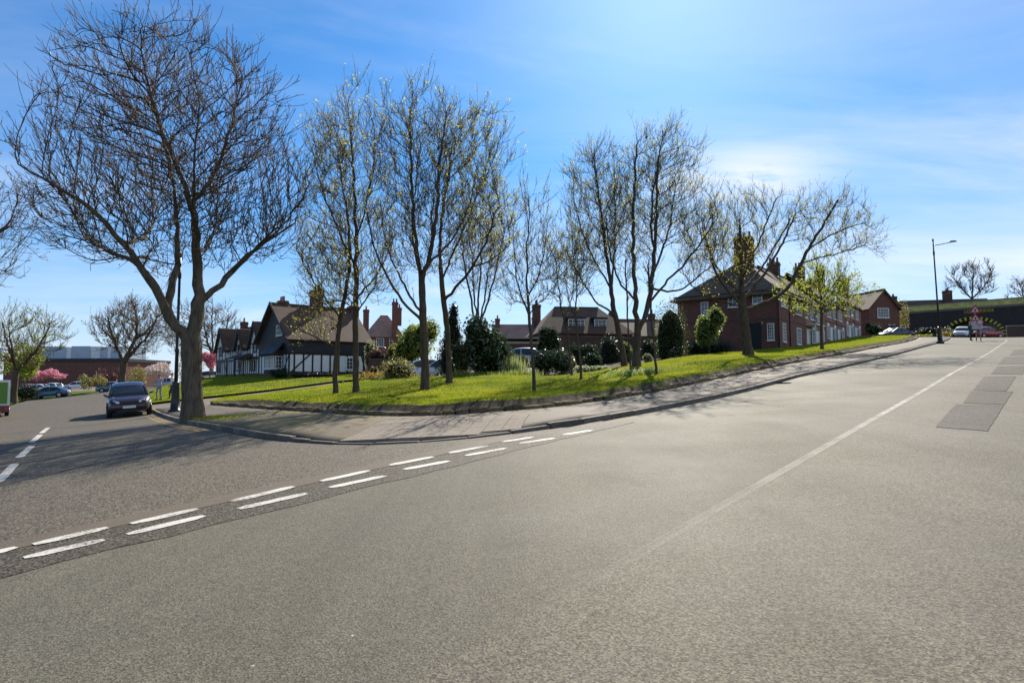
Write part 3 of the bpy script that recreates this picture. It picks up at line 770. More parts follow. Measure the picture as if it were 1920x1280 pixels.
def tubes(pos, par, dr, rads, cont, sel, k, wobble=0.0, seed=0):
    """tube mesh over the selected nodes; each selected node is joined to its parent"""
    rs = np.random.RandomState(seed)
    idx = np.nonzero(sel)[0]; idx = idx[par[idx] >= 0]; p = par[idx]
    insel = sel.copy(); root = np.unique(p[~sel[p]]) if (~sel[p]).any() else np.array([], int)
    nr = rings(pos, dr, rads, k, None if not wobble else 1 + wobble*rs.uniform(-1, 1, (len(pos), k)) * np.minimum(1, rads/.2)[:, None])
    V = nr.reshape(-1, 3); F = []
    shared = cont[idx] & sel[p]
    j = np.arange(k); jn = (j + 1) % k
    a = idx[shared]; b = p[shared]
    F1 = np.stack([b[:, None]*k + j, b[:, None]*k + jn, a[:, None]*k + jn, a[:, None]*k + j], -1).reshape(-1, 4)
    c = idx[~shared]; q = p[~shared]
    er = rings(pos[q], dr[c], np.minimum(rads[c]*1.25, rads[q]), k); base = len(V); V = np.vstack([V, er.reshape(-1, 3)])
    e = base + np.arange(len(c))*k
    F2 = np.stack([e[:, None] + j, e[:, None] + jn, c[:, None]*k + jn, c[:, None]*k + j], -1).reshape(-1, 4)
    F = np.vstack([F1, F2]) if len(F2) else F1
    used = np.zeros(len(V), bool); used[F.ravel()] = True; mp = np.cumsum(used) - 1
    return V[used], mp[F]
def ell_pts(ells, n, rs):
    vol = np.array([e[2]*e[3]*e[4] for e in ells]); out = []
    for e, m in zip(ells, np.maximum(8, (n * vol / vol.sum()).astype(int))):
        d = rs.normal(size=(m, 3)); d /= np.linalg.norm(d, axis=1)[:, None]; r = rs.uniform(.03, 1, m) ** .42
        q = d * r[:, None] * np.array([e[2], e[4], e[3]]) + np.array([e[0], e[5] if len(e) > 5 else 0, e[1]]); out.append(q)
    return np.vstack(out)
def tree(name, label, base, d, limbs, ells, n_attr, trunk_r, mats, group='street trees', seed=1, step=.3, r_tip=.0085, up=.12, inertia=.6,
         twigs=.72, twig_len=.5, leaves=1.0, leaf=.09, ground_px=None, grow_above=None, k_trunk=9, thick=.05, loc=None, pexp=None, maxn=7000, blen=1.15, twigs2=2.5, rise=.45, rscale=.7, fan=.35):
    """limbs and crowns are given as photo pixels at distance d; depth offsets in metres"""
    rs = np.random.RandomState(seed); s = d / FPX; bx, by = base
    def L(px, py, y=0): return np.array([(px - bx) * s, y, (by - py) * s])
    trunk_r *= rscale; sk = []; par = []; rr_ = []; sub = .35
    for li, lm in enumerate(limbs):
        ptsl = [L(*p[:3]) for p in lm['p']]; r0, r1 = lm['r'][0]*rscale, lm['r'][1]*rscale
        if li == 0: prev = -1; start = ptsl[0]
        else:
            P0 = np.array(sk); prev = int(np.linalg.norm(P0 - ptsl[0], axis=1).argmin()); ptsl[0] = P0[prev]
        # smooth the limb
        q = ptsl
        for _ in range(2):
            z = [q[0]]
            for a, b in zip(q[:-1], q[1:]): z += [a*.75 + b*.25, a*.25 + b*.75]
            q = z + [q[-1]]
        tot = sum(np.linalg.norm(b - a) for a, b in zip(q[:-1], q[1:])); nn = max(3, int(tot / sub)); acc = 0; res = []
        cum = np.concatenate([[0], np.cumsum([np.linalg.norm(b - a) for a, b in zip(q[:-1], q[1:])])]); Q = np.array(q)
        ts = np.linspace(0, tot, nn + 1); C = np.stack([np.interp(ts, cum, Q[:, i]) for i in range(3)], 1)
        C[1:-1] += rs.normal(0, .010 if li == 0 else .03, C[1:-1].shape) * min(1, tot/4)
        for i, c in enumerate(C):
            if li > 0 and i == 0: continue
            sk.append(c); par.append(prev); rr_.append(r0 + (r1 - r0) * i / nn); prev = len(sk) - 1
    sk = np.array(sk); par = np.array(par); rr_ = np.array(rr_)
    ga = grow_above if grow_above is not None else by - 0.45*(by - min(p[1] for l in limbs for p in l['p']))
    gz = (by - ga) * s
    E = [((e[0]-bx)*s, (by-e[1])*s, e[2]*s, e[3]*s, e[4]*s if len(e) > 4 and e[4] else e[2]*s*.95, e[5] if len(e) > 5 else 0) for e in ells]
    at = ell_pts(E, n_attr, rs); org_ = np.array([sk[:, 0][sk[:, 2] <= gz].mean() if (sk[:, 2] <= gz).any() else 0, 0, gz*.75])
    pos, pa, dr = colonise(sk, par, sk[:, 2] > gz, at, step, step*14, step*1.45, up, inertia, seed, maxn=maxn, org=org_, fan=fan)
    n = len(pos); ns = len(sk)
    # pipe-model radii
    kids = np.zeros(n, int); np.add.at(kids, pa[pa >= 0], 1)
    tips = max(8, int((kids == 0).sum())); p_ = pexp or min(1.92, max(1.75, math.log(tips) / math.log(trunk_r / r_tip)))
    acc = np.zeros(n); best = np.full(n, -1); bestv = np.zeros(n); R_ = np.zeros(n)
    for i in range(n - 1, -1, -1):          # children always follow their parent
        R_[i] = max(acc[i], r_tip ** p_) ** (1/p_)
        if i < ns: R_[i] = max(rr_[i], R_[i] if R_[i] < rr_[i]*1.15 else rr_[i]*1.15)
        q = pa[i]
        if q >= 0:
            acc[q] += R_[i] ** p_
            if R_[i] > bestv[q]: bestv[q] = R_[i]; best[q] = i
    cont = np.zeros(n, bool); cont[best[best >= 0]] = True
    # averaged direction at each node
    d2 = dr.copy(); m = best >= 0; d2[m] = dr[m] + dr[best[m]]; d2 /= np.maximum(1e-6, np.linalg.norm(d2, axis=1))[:, None]
    zb = pos[:, 2]; flare = 1 + .38*np.exp(-np.maximum(zb, 0)/.35) * (np.arange(n) < ns) * (rr_[0] >= R_*.8)
    Rf = R_ * flare
    org = loc if loc is not None else None
    T = empty(name, org, 0, label, 'tree', group)
    pos[0, 2] -= .25
    th = R_ >= thick
    V, F = tubes(pos, pa, d2, Rf, cont, th, k_trunk, .10, seed); link('trunk', np_mesh('trunk', V, F, [mats[0]], smooth=True), T)
    Vt, Ft = tubes(pos, pa, d2, R_, cont, ~th, 4, 0, seed)
    # finer orders: long branchlets, then twigs
    def order(bp, bd, m, ln, nseg, spread, rise, r0, r1):
        ro = bp - org_; ro /= np.maximum(.5, np.linalg.norm(ro, axis=1))[:, None]; bd = bd + ro*fan*1.6 + np.array([0, 0, .12]); bd /= np.linalg.norm(bd, axis=1)[:, None]
        az = rs.rand(m)*2*np.pi; ref = np.tile(np.array([[.31, .94, .12]]), (m, 1)); u = np.cross(bd, ref); u /= np.maximum(1e-6, np.linalg.norm(u, axis=1))[:, None]; v = np.cross(bd, u)
        d = bd + (u*np.cos(az)[:, None] + v*np.sin(az)[:, None]) * (spread*rs.uniform(.6, 1.3, m))[:, None] + np.array([0, 0, rise*.5]); d /= np.linalg.norm(d, axis=1)[:, None]
        Ls = ln * rs.uniform(.5, 1.3, m); Q = [bp]; DD = [d]; p = bp
        for i in range(nseg):
            d = d + np.array([0, 0, rise]) / nseg + rs.normal(0, .11, (m, 3)); d /= np.linalg.norm(d, axis=1)[:, None]; p = p + d*(Ls/nseg)[:, None]; Q.append(p); DD.append(d)
        Pn = np.concatenate(Q); Dn = np.concatenate(DD); Rn = np.repeat(np.linspace(r0, r1, nseg+1), m)
        V = rings(Pn, Dn, Rn, 3).reshape(-1, 3); j = np.arange(3); jn = (j+1) % 3; i0 = np.arange(m*nseg)[:, None]*3
        return V, np.stack([i0+j, i0+jn, i0+jn+m*3, i0+j+m*3], -1).reshape(-1, 4), np.stack(Q), np.stack(DD)
    cand = np.nonzero((R_ < .06) & (np.arange(n) >= 3) & (pos[:, 2] > gz))[0]; nt = int(len(cand) * twigs)
    c = rs.choice(cand, nt)
    VA, FA, QA, DA = order(pos[c], d2[c], nt, blen, 4, .6, rise, r_tip*1.15, r_tip*.75)
    nb = int(nt * twigs2); q = rs.choice(nt, nb); k_ = rs.randint(1, 5, nb); f_ = rs.rand(nb)[:, None]
    VB, FB, QB, DB = order(QA[k_-1, q]*(1-f_) + QA[k_, q]*f_, DA[k_, q], nb, twig_len, 2, .65, rise*.8, r_tip*.85, r_tip*.55)
    nb2 = int(len(cand) * twigs2 * .5); c2 = rs.choice(cand, nb2)
    VC, FC, QC, DC = order(pos[c2], d2[c2], nb2, twig_len, 2, .9, rise, r_tip*.85, r_tip*.55)
    CV = np.vstack([Vt, VA, VB, VC]); o1 = len(Vt); o2 = o1 + len(VA); o3 = o2 + len(VB); CF = np.vstack([Ft, FA + o1, FB + o2, FC + o3])
    crown = link('crown', np_mesh('crown', CV, CF, [M['twig']], smooth=True), T)
    # young leaves and buds in small clusters near the twig ends
    mid = np.vstack([QB[1], QC[1]]); tip = np.vstack([QB[2], QC[2]]); nt = len(tip); nl = int(nt * leaves)
    if nl:
        q = rs.choice(nt, nl); f_ = rs.rand(nl) ** .5; ctr = mid[q]*(1-f_)[:, None] + tip[q]*f_[:, None] + rs.normal(0, leaf*.55, (nl, 3))
        ph = rs.rand(3)*6; dens_ = .5 + .5*np.sin(ctr[:, 0]*.9 + ph[0])*np.sin(ctr[:, 1]*.8 + ph[1])*np.sin(ctr[:, 2]*1.0 + ph[2]); kp = rs.rand(nl) < (.25 + .95*dens_); ctr = ctr[kp]; nl = len(ctr)
        link('foliage', leaf_mesh('foliage', ctr, leaf, rs, mats[1]), crown)['kind'] = 'stuff'
    return T
def leaf_mesh(name, ctr, size, rs, mat, nrm=None, flat=.0, asp=.62):
    n = len(ctr); sz = size * rs.uniform(.6, 1.35, n)
    a = rs.normal(size=(n, 3))
    if nrm is not None: a = a*.75 - nrm * (a*nrm).sum(1)[:, None]*.55
    a /= np.linalg.norm(a, axis=1)[:, None]
    b = rs.normal(size=(n, 3)); b -= a*(a*b).sum(1)[:, None]; b /= np.maximum(1e-6, np.linalg.norm(b, axis=1))[:, None]
    a *= sz[:, None]*.5; b *= (sz*asp*.5)[:, None]
    V = np.stack([ctr - a, ctr + b, ctr + a, ctr - b], 1).reshape(-1, 3)
    return np_mesh(name, V, np.arange(4*n).reshape(-1, 4), [mat])
def LM(r0, r1, *p): return {'r': (r0, r1), 'p': p}
def lawn_z(x, y): return H(x, y) + float(lawn_off(np.array([[x, y]]))[0])
def on_lawn(px, d):
    x = (px - 960) / FPX * d * CT; return Vector((x, d, lawn_z(x, d) - .02))
SYC = (M['bark'], M['bud']); MAP = (M['bark2'], M['spring']); MAG = (M['bark2'], M['spring2'])

# the big sycamore on the corner
b0 = G(362, 786, .1); print('syc', b0)
tree('sycamore_tree', 'largest bare tree with thick forked trunk on the street corner', (362, 784), b0.y, [
    LM(.46, .41, (362,784,0),(358,740,0),(357,690,0),(354,650,0),(352,620,0)),
    LM(.29, .12, (354,650,0),(330,610,-.3),(318,570,-.6),(300,530,-.9),(286,505,-1.1),(268,470,-1.5)),
    LM(0.352, 0.145, (352,630,0),(360,580,.2),(358,530,.3),(350,480,.3),(352,430,.2),(345,380,0)),
    LM(.17, .05, (358,560,.2),(385,530,.6),(402,500,1.0),(420,462,1.4),(452,428,1.9),(500,380,2.4)),
    LM(0.202, 0.055, (318,570,-.5),(322,530,-.2),(320,490,.2),(308,440,.5),(300,390,.6),(290,320,.6)),
    LM(0.132, 0.039, (268,470,-1.5),(250,440,-1.9),(232,415,-2.3),(200,390,-2.8),(150,360,-3.3)),
    LM(0.123, 0.033, (300,530,-.9),(262,490,-.6),(215,478,-.2),(160,455,.5),(100,425,1.2)),
    LM(0.114, 0.033, (345,380,0),(328,310,-.4),(300,230,-.9),(276,140,-1.0),(264,60,-.9)),
    LM(0.114, 0.033, (345,390,0),(360,320,.8),(372,240,1.4),(385,150,1.6),(398,80,1.6)),
    LM(0.106, 0.028, (400,505,1.0),(440,475,.4),(490,450,-.2),(540,415,-.8)),
    LM(0.106, 0.028, (290,320,.6),(255,250,1.4),(220,170,1.9),(175,70,2.2)),
    LM(0.097, 0.028, (352,440,.2),(380,400,-1.2),(415,340,-2.4),(440,260,-3.2)),
    LM(0.097, 0.028, (350,470,.3),(330,430,2.0),(310,370,3.4),(280,300,4.6)),
    LM(0.097, 0.028, (268,470,-1.5),(240,430,.8),(200,360,2.6),(150,280,3.8)),
    LM(0.088, 0.028, (420,462,1.4),(450,400,2.8),(480,330,3.6),(500,270,4.0)),
  ], [(300,255,215,225,205),(150,330,115,140,110),(455,345,110,150,110),(300,420,240,100,190)], 4300, .46, SYC, 'large trees', 7,
  step=.27, r_tip=.0105, up=.06, inertia=.55, twigs=.66, twigs2=1.7, twig_len=.40, leaves=1.0, leaf=.075, rise=.25, fan=.5, grow_above=585, k_trunk=14, loc=b0, maxn=13000)

tree('maple_tree', 'leaning lawn tree with thin trunk, left of a close pair', (630, 738), 31, [
    LM(.165, .12, (630,738,0),(628,690,0),(632,620,.1),(640,560,.2),(648,500,.4)), LM(.10, .045, (648,500,.4),(646,430,.6),(632,350,.6),(622,270,.4)),
    LM(.06, .03, (634,600,.1),(612,560,-.6),(590,520,-1.2),(572,480,-1.6)), LM(.06, .03, (630,660,0),(600,635,-.7),(575,620,-1.3)), LM(.05, .025, (640,560,.2),(665,520,1.2),(690,480,2.0))],
  [(606,400,58,200,62),(590,610,48,50,48)], 750, .165, MAP, 'maples on the lawn', 11, loc=on_lawn(630, 31), grow_above=690, leaves=1.99, leaf=0.097, up=.22)
tree('maple_tree', 'tall straight lawn tree, right of a close pair', (668, 738), 31, [
    LM(.21, .15, (668,738,0),(666,680,0),(665,600,0),(664,520,.1)), LM(.15, .05, (664,520,.1),(662,440,.2),(656,330,.1),(648,220,0)),
    LM(.07, .03, (665,560,0),(690,520,.8),(712,470,1.5),(722,420,2.0)), LM(.07, .03, (664,500,0),(640,440,-1.0),(618,380,-1.6),(600,300,-2.0)), LM(.06, .03, (664,590,0),(690,570,-.8),(715,545,-1.5)), LM(.06,.03,(662,440,.2),(680,380,.2),(690,300,.5),(690,220,.5))],
  [(655,320,72,165,80),(650,520,95,75,90)], 1300, .21, MAP, 'maples on the lawn', 12, loc=on_lawn(668, 31), grow_above=620, leaves=1.87, leaf=0.097, up=.26)
tree('maple_tree', 'tall lawn tree with thickest trunk and two high leaders, left of centre', (797, 733), 30, [
    LM(.28, .20, (797,733,0),(796,680,0),(793,620,0),(790,560,.1),(788,520,.1)), LM(.14, .05, (788,520,.1),(776,460,.2),(768,380,.3),(764,280,.3),(762,190,.2)),
    LM(.14, .05, (790,540,.1),(806,480,-.3),(820,410,-.6),(824,310,-.7),(836,210,-.6)), LM(.10, .04, (792,600,0),(762,575,-.4),(735,535,-.8),(710,480,-1.1),(694,400,-1.4)),
    LM(.09, .04, (792,585,0),(758,545,.8),(728,490,1.5),(700,430,2.0),(690,350,2.2)), LM(.09, .035, (806,490,-.3),(840,450,.4),(866,400,1.0),(886,320,1.4)), LM(.08, .03, (788,520,.1),(800,450,1.4),(795,370,2.4),(800,290,2.8)), LM(.08, .03, (788,525,.1),(775,450,-1.4),(790,370,-2.4),(800,300,-2.8))],
  [(785,290,92,140,100),(780,430,100,100,100)], 1900, .28, MAP, 'maples on the lawn', 13, loc=on_lawn(797, 30), grow_above=600, leaves=1.33, leaf=0.092, up=.24, maxn=8000)
tree('maple_tree', 'curved lawn tree standing just behind the thick trunked one', (842, 720), 34, [
    LM(.21, .17, (842,720,0),(841,660,0),(836,600,0),(828,545,.1),(824,500,.1)), LM(.13, .05, (824,500,.1),(822,430,.4),(830,340,.8),(846,230,1.0)),
    LM(.12, .045, (833,570,0),(858,540,-.5),(885,510,-1.0),(915,460,-1.4),(935,390,-1.6)), LM(.08, .03, (885,510,-1.0),(920,490,0),(955,450,1.0)), LM(.08, .03, (826,520,.1),(850,450,1.2),(880,370,2.0),(905,290,2.4))],
  [(880,310,75,110,95),(905,420,65,95,95)], 1400, .21, MAP, 'maples on the lawn', 14, loc=on_lawn(842, 34), grow_above=570, leaves=2.54, leaf=0.097, up=.22)
tree('maple_tree', 'vase shaped many stemmed tree rising behind the dark laurel', (897, 700), 45, [
    LM(.24, .20, (897,700,0),(896,650,0),(895,610,0)), LM(.12, .04, (895,615,0),(884,560,-.4),(872,500,-.8),(866,430,-1.0)), LM(.12, .04, (895,610,0),(897,540,.3),(900,470,.4),(905,400,.5)), LM(.11, .04, (895,612,0),(915,560,-.3),(930,500,-.6),(945,430,-.8)), LM(.1, .04, (895,612,0),(905,560,1.0),(912,500,1.8),(920,430,2.2)), LM(.1, .04, (895,612,0),(888,550,1.0),(882,490,1.8),(880,420,2.2))],
  [(905,460,62,110,80)], 900, .24, MAP, 'maples on the lawn', 15, loc=spot(897, 45), grow_above=570, leaves=1.10, leaf=0.087, up=.3, step=.34)
tree('young_tree', 'slim young tree nearest the low stone wall', (1002, 738), 25, [
    LM(.095, .07, (1002,738,0),(1000,690,0),(994,620,0),(990,560,0)), LM(.06, .02, (990,560,0),(988,500,0),(990,440,.1),(992,370,.1)), LM(.05, .02, (992,600,0),(978,560,-.2),(966,510,-.3),(962,440,-.4)), LM(.04, .02, (990,555,0),(1010,520,.4),(1022,470,.7),(1030,410,.9))],
  [(994,440,42,95,42),(995,540,60,60,50)], 520, .095, MAP, 'young trees on the lawn', 16, loc=on_lawn(1002, 25), grow_above=640, leaves=1.77, leaf=0.072, up=.25, r_tip=.007, step=.24, twig_len=.34)
tree('young_tree', 'slender sapling right of a leaning sapling in centre lawn', (1090, 712), 31, [
    LM(.085, .06, (1090,712,0),(1088,670,0),(1084,630,0),(1080,590,0)), LM(.05, .02, (1080,590,0),(1083,530,0),(1080,470,.2)), LM(.045, .02, (1082,610,0),(1068,570,-.3),(1058,520,-.5))],
  [(1080,510,42,75,40)], 360, .085, MAP, 'young trees on the lawn', 17, loc=on_lawn(1090, 31), grow_above=640, leaves=1.77, leaf=0.082, up=.25, r_tip=.008, step=.28, twig_len=.4)
tree('young_tree', 'slender sapling leaning left, left one of two thin saplings', (1073, 702), 34, [
    LM(.08, .055, (1073,702,0),(1068,660,0),(1062,610,0),(1052,570,0)), LM(.05, .02, (1052,570,0),(1046,520,0),(1042,470,.1)), LM(.04, .02, (1060,600,0),(1074,560,.4),(1080,520,.6))],
  [(1045,510,40,70,40)], 330, .08, MAP, 'young trees on the lawn', 18, loc=on_lawn(1073, 34), grow_above=630, leaves=1.77, leaf=0.082, up=.2, r_tip=.008, step=.28, twig_len=.4)
tree('maple_tree', 'lawn tree with trunk curving left, left of the deep V forked tree', (1172, 684), 40, [
    LM(.27, .22, (1172,684,0),(1166,640,0),(1158,600,0),(1150,565,0)), LM(.18, .05, (1150,565,0),(1146,510,.1),(1136,430,.2),(1124,330,.2),(1118,270,.2)), LM(.10, .04, (1154,585,0),(1125,570,-.6),(1100,545,-1.0),(1075,500,-1.4)), LM(.09, .04, (1148,530,0),(1160,460,1.0),(1166,380,1.6),(1165,300,1.8)), LM(.08, .03, (1148,530,0),(1120,470,1.4),(1098,400,2.4),(1085,330,2.8))],
  [(1125,390,72,125,85),(1085,480,45,60,70)], 1350, .27, MAP, 'maples on the lawn', 19, loc=spot(1172, 40, .3), grow_above=580, leaves=1.65, leaf=0.102, up=.26)
tree('maple_tree', 'tall lawn tree dividing low down into a deep V', (1193, 692), 37.5, [
    LM(.36, .30, (1193,692,0),(1194,660,0),(1196,632,0)), LM(.21, .06, (1196,635,0),(1194,590,-.2),(1190,540,-.4),(1186,450,-.6),(1190,350,-.6),(1196,270,-.6)), LM(.22, .06, (1196,632,0),(1212,595,.2),(1222,560,.4),(1234,490,.6),(1240,400,.7),(1246,280,.7)),
    LM(.11, .04, (1220,565,.4),(1250,530,-.3),(1280,500,-.8),(1310,460,-1.2),(1335,420,-1.5)), LM(.10, .04, (1192,570,-.3),(1165,530,.4),(1150,470,1.0),(1146,390,1.4)), LM(.10, .04, (1230,510,.6),(1262,450,1.6),(1285,380,2.4),(1296,310,2.8)), LM(.09, .035, (1236,470,.6),(1215,400,-1.2),(1225,320,-2.2),(1230,270,-2.6)), LM(.1, .04, (1228,535,.5),(1285,545,1.2),(1340,500,1.9),(1380,470,2.2))],
  [(1238,355,80,120,95),(1310,430,62,80,80),(1195,400,60,110,80)], 1900, .36, MAP, 'maples on the lawn', 20, loc=spot(1193, 37.5, .3), grow_above=590, leaves=1.65, leaf=0.102, up=.24, maxn=8000)
tree('young_tree', 'thin straight sapling in front right of the V forked tree', (1232, 706), 31, [LM(.08, .05, (1232,706,0),(1228,660,0),(1224,610,0),(1222,560,0),(1218,500,0))], [(1220,520,22,50,24)], 130, .08, MAP, 'young trees on the lawn', 21, loc=on_lawn(1232, 31), grow_above=590, leaves=1.77, leaf=0.077, r_tip=.008, step=.26, twig_len=.35)
tree('young_tree', 'thin straight sapling in front left of the V forked tree', (1183, 698), 34, [LM(.07, .045, (1183,698,0),(1180,650,0),(1178,600,0),(1177,545,0),(1175,490,0))], [(1175,510,22,50,24)], 130, .07, MAP, 'young trees on the lawn', 22, loc=on_lawn(1183, 34), grow_above=590, leaves=1.77, leaf=0.077, r_tip=.008, step=.26, twig_len=.35)
tree('pollarded_tree', 'wide spreading pruned tree in front of the brick house', (1405, 668), 45, [
    LM(.50, .40, (1405,668,0),(1400,630,0),(1398,600,0),(1396,575,0)), LM(.30, .10, (1396,580,0),(1394,530,0),(1396,470,.1),(1396,420,.1)),
    LM(.20, .10, (1396,585,0),(1440,570,-.5),(1475,545,-.9),(1495,500,-1.2),(1508,470,-1.3),(1534,430,-1.5),(1560,385,-1.6)), LM(.17, .08, (1396,565,0),(1425,535,.4),(1455,500,.8),(1482,460,1.0),(1515,390,1.2)), LM(.13, .07, (1400,545,0),(1430,520,1.2),(1462,480,2.0),(1500,430,2.6),(1525,385,2.8)),
    LM(.15, .06, (1394,570,0),(1365,550,-.5),(1340,520,-.8),(1326,475,-1.0),(1314,430,-1.0)), LM(.12, .05, (1396,560,0),(1370,520,.8),(1350,480,1.2),(1340,430,1.5)), LM(.10, .05, (1394,530,0),(1412,480,-.8),(1430,430,-1.2),(1450,380,-1.4)), LM(.08, .03, (1495,500,-1.2),(1540,485,-.4),(1590,472,.2),(1640,455,.6)), LM(.08, .03, (1508,470,-1.3),(1550,445,-2),(1600,430,-2.4)), LM(.10, .04, (1394,575,0),(1350,565,.5),(1310,540,.9),(1290,500,1.0))],
  [(1395,440,70,85,90),(1350,500,70,60,80),(1545,420,85,55,90),(1600,455,55,35,60)], 1500, .5, MAP, 'maples on the lawn', 23, loc=on_lawn(1405, 45), grow_above=575, leaves=1.77, leaf=0.111, up=.2, step=.34)
tree('young_tree', 'small leafy round headed tree on the right hand lawn', (1543, 657), 48, [LM(.16, .10, (1543,657,0),(1543,620,0),(1545,585,0),(1545,555,0)), LM(.08, .03, (1545,560,0),(1540,520,0),(1542,490,.1)), LM(.06, .03, (1545,575,0),(1570,550,.4),(1595,535,.7)), LM(.06, .03, (1545,575,0),(1520,555,-.4),(1495,545,-.7)), LM(.05,.02,(1545,565,0),(1560,535,-1),(1575,505,-1.6)), LM(.05,.02,(1545,565,0),(1530,535,1),(1515,510,1.6))],
  [(1548,560,75,42,75),(1545,520,40,35,40)], 650, .16, MAG, 'young trees on the lawn', 24, loc=on_lawn(1543, 48), grow_above=600, leaves=4.42, leaf=0.135, up=.12, step=.32)
# background trees
tree('bare_tree', 'bare tree standing against the sky beyond the railway bridge', (1830, 640), 125, [LM(.4, .3, (1830,640,0),(1830,590,0),(1830,550,0)), LM(.22, .08, (1830,552,0),(1832,530,0),(1836,495,0)), LM(.2, .08, (1830,555,0),(1815,530,1),(1800,508,1)), LM(.2, .08, (1830,555,0),(1850,530,-1),(1862,505,-1))], [(1832,522,42,34,42)], 300, .4, SYC, 'background trees', 31, loc=spot(1830, 125), grow_above=560, leaves=1.10, leaf=0.193, step=.6, r_tip=.03, twig_len=1.0)
tree('bare_tree', 'small bare tree at right edge above the bridge parapet', (1935, 640), 120, [LM(.35, .25, (1935,640,0),(1934,600,0),(1932,570,0)), LM(.18, .06, (1932,570,0),(1928,550,0),(1922,530,0))], [(1935,540,32,26,36)], 160, .35, SYC, 'background trees', 32, loc=spot(1935, 120), grow_above=580, leaves=1.10, leaf=0.193, step=.6, r_tip=.03, twig_len=1.0)
tree('park_tree', 'round headed tree beside the left road edge, just leafing', (28, 753), 56, [LM(.34, .26, (28,753,0),(28,720,0),(30,695,0)), LM(.18, .06, (30,695,0),(20,665,0),(8,635,0),(0,605,0)), LM(.18, .06, (30,697,0),(48,665,.6),(60,635,1),(72,605,1)), LM(.14, .05, (30,695,0),(34,650,-1),(38,610,-1.6)), LM(.12,.05,(30,697,0),(62,668,-.6),(95,640,-1))], [(40,632,68,46,68),(28,665,60,30,60)], 1100, .34, MAG, 'background trees', 33, loc=spot(28, 56), grow_above=690, leaves=1.99, leaf=0.116, step=.36, r_tip=.014)
tree('bare_tree', 'gnarled bare tree behind the parked dark car', (228, 732), 78, [LM(.55, .45, (228,732,0),(229,700,0),(231,675,0)), LM(.3, .1, (231,678,0),(215,650,0),(205,625,0),(198,600,0)), LM(.3, .1, (231,676,0),(240,640,1),(245,610,1),(240,580,1)), LM(.28, .1, (231,680,0),(260,655,-1),(285,635,-1.5),(305,605,-2)), LM(.2,.08,(240,640,1),(262,610,2),(280,580,2.4))], [(245,622,66,52,66)], 1500, .55, SYC, 'background trees', 34, loc=spot(228, 78), grow_above=672, leaves=1.77, leaf=0.144, step=.42, r_tip=.02, twig_len=.7, up=.06)
tree('bare_tree', 'bare tree between the big sycamore and the timbered house', (395, 706), 96, [LM(.45, .35, (395,706,0),(396,680,0),(398,655,0)), LM(.24, .08, (398,658,0),(385,625,0),(378,595,0)), LM(.24, .08, (398,656,0),(412,620,1),(420,585,1)), LM(.2, .08, (398,656,0),(400,610,-1),(402,575,-1.4))], [(398,605,46,48,46),(345,610,45,50,40)], 1000, .45, SYC, 'background trees', 35, loc=spot(395, 96), grow_above=665, leaves=1.55, leaf=0.165, step=.5, r_tip=.024, twig_len=.8)
tree('sycamore_tree', 'bare tree whose twigs reach in at the left picture edge', (-190, 800), 26, [LM(.5, .4, (-190,800,0),(-188,720,0),(-186,660,0)), LM(.3, .1, (-186,665,0),(-160,580,0),(-120,500,.5),(-80,440,.8),(-40,400,1)), LM(.25, .1, (-186,660,0),(-190,560,1),(-180,420,1.5),(-170,300,1.5)), LM(.2, .08, (-165,590,0),(-110,540,-1),(-60,510,-1.5),(-10,490,-2)), LM(.2, .08, (-186,640,0),(-250,540,0),(-300,420,0))], [(-90,420,125,130,120),(-230,350,130,170,130)], 1500, .5, SYC, 'large trees', 36, loc=spot(-190, 26), grow_above=600, leaves=1.77, leaf=0.072, step=.34, r_tip=.0105, up=.04)
# ------------------------------------------------------------------ building kit
def face_m(o, u):
    u = Vector(u).normalized(); n = u.cross(Vector((0, 0, 1))); o = Vector(o)
    return Matrix(((u.x, n.x, 0, o.x), (u.y, n.y, 0, o.y), (0, 0, 1, o.z), (0, 0, 0, 1)))
def window(par, o, u, w, h, nx, ny, mat='white', fr=.07, bar=.035, sill=True, arch=0.0, name='window'):
    """a window on a wall: o is its lower left corner seen from outside, u runs to the right"""
    m = face_m(o, u); b = MB()
    b.box(0, fr, 0, .07, 0, h); b.box(w-fr, w, 0, .07, 0, h); b.box(fr, w-fr, 0, .068, 0, fr); b.box(fr, w-fr, 0, .068, h-fr, h)
    for i in range(1, nx): x = fr + (w-2*fr)*i/nx; b.box(x-bar/2, x+bar/2, .012, .055, fr, h-fr)
    for i in range(1, ny): z = fr + (h-2*fr)*i/ny; b.box(fr, w-fr, .012, .052, z-bar/2, z+bar/2)
    if sill: b.box(-.06, w+.06, 0, .12, -.07, -.002)
    if arch:
        k = 7; pl = [(w/2 - w/2*math.cos(math.pi*i/k), h + arch*math.sin(math.pi*i/k)) for i in range(k+1)]; b.prism(pl, 'y', .002, .06)
    o_ = b.xform(m).build(name, M[mat], par)
    MB().box(fr*.6, w-fr*.6, .004, .02, fr*.6, h-fr*.6).xform(m).build('pane', M['glass'], o_)
    return o_
def door(par, o, u, w, h, mat, frame='white'):
    m = face_m(o, u); b = MB(); b.box(-.1, 0, 0, .07, 0, h+.1); b.box(w, w+.1, 0, .07, 0, h+.1); b.box(0, w, 0, .068, h, h+.1)
    o_ = b.xform(m).build('door', M[frame], par)
    d = MB(); d.box(0, w, .002, .035, 0, h)
    for i in range(2):
        for (z0, z1) in ((.15, .9), (1.05, h-.15)): d.box(.1+i*w/2, w/2-.05+i*w/2, .036, .048, z0, z1)
    d.xform(m).build('leaf', M[mat], o_)
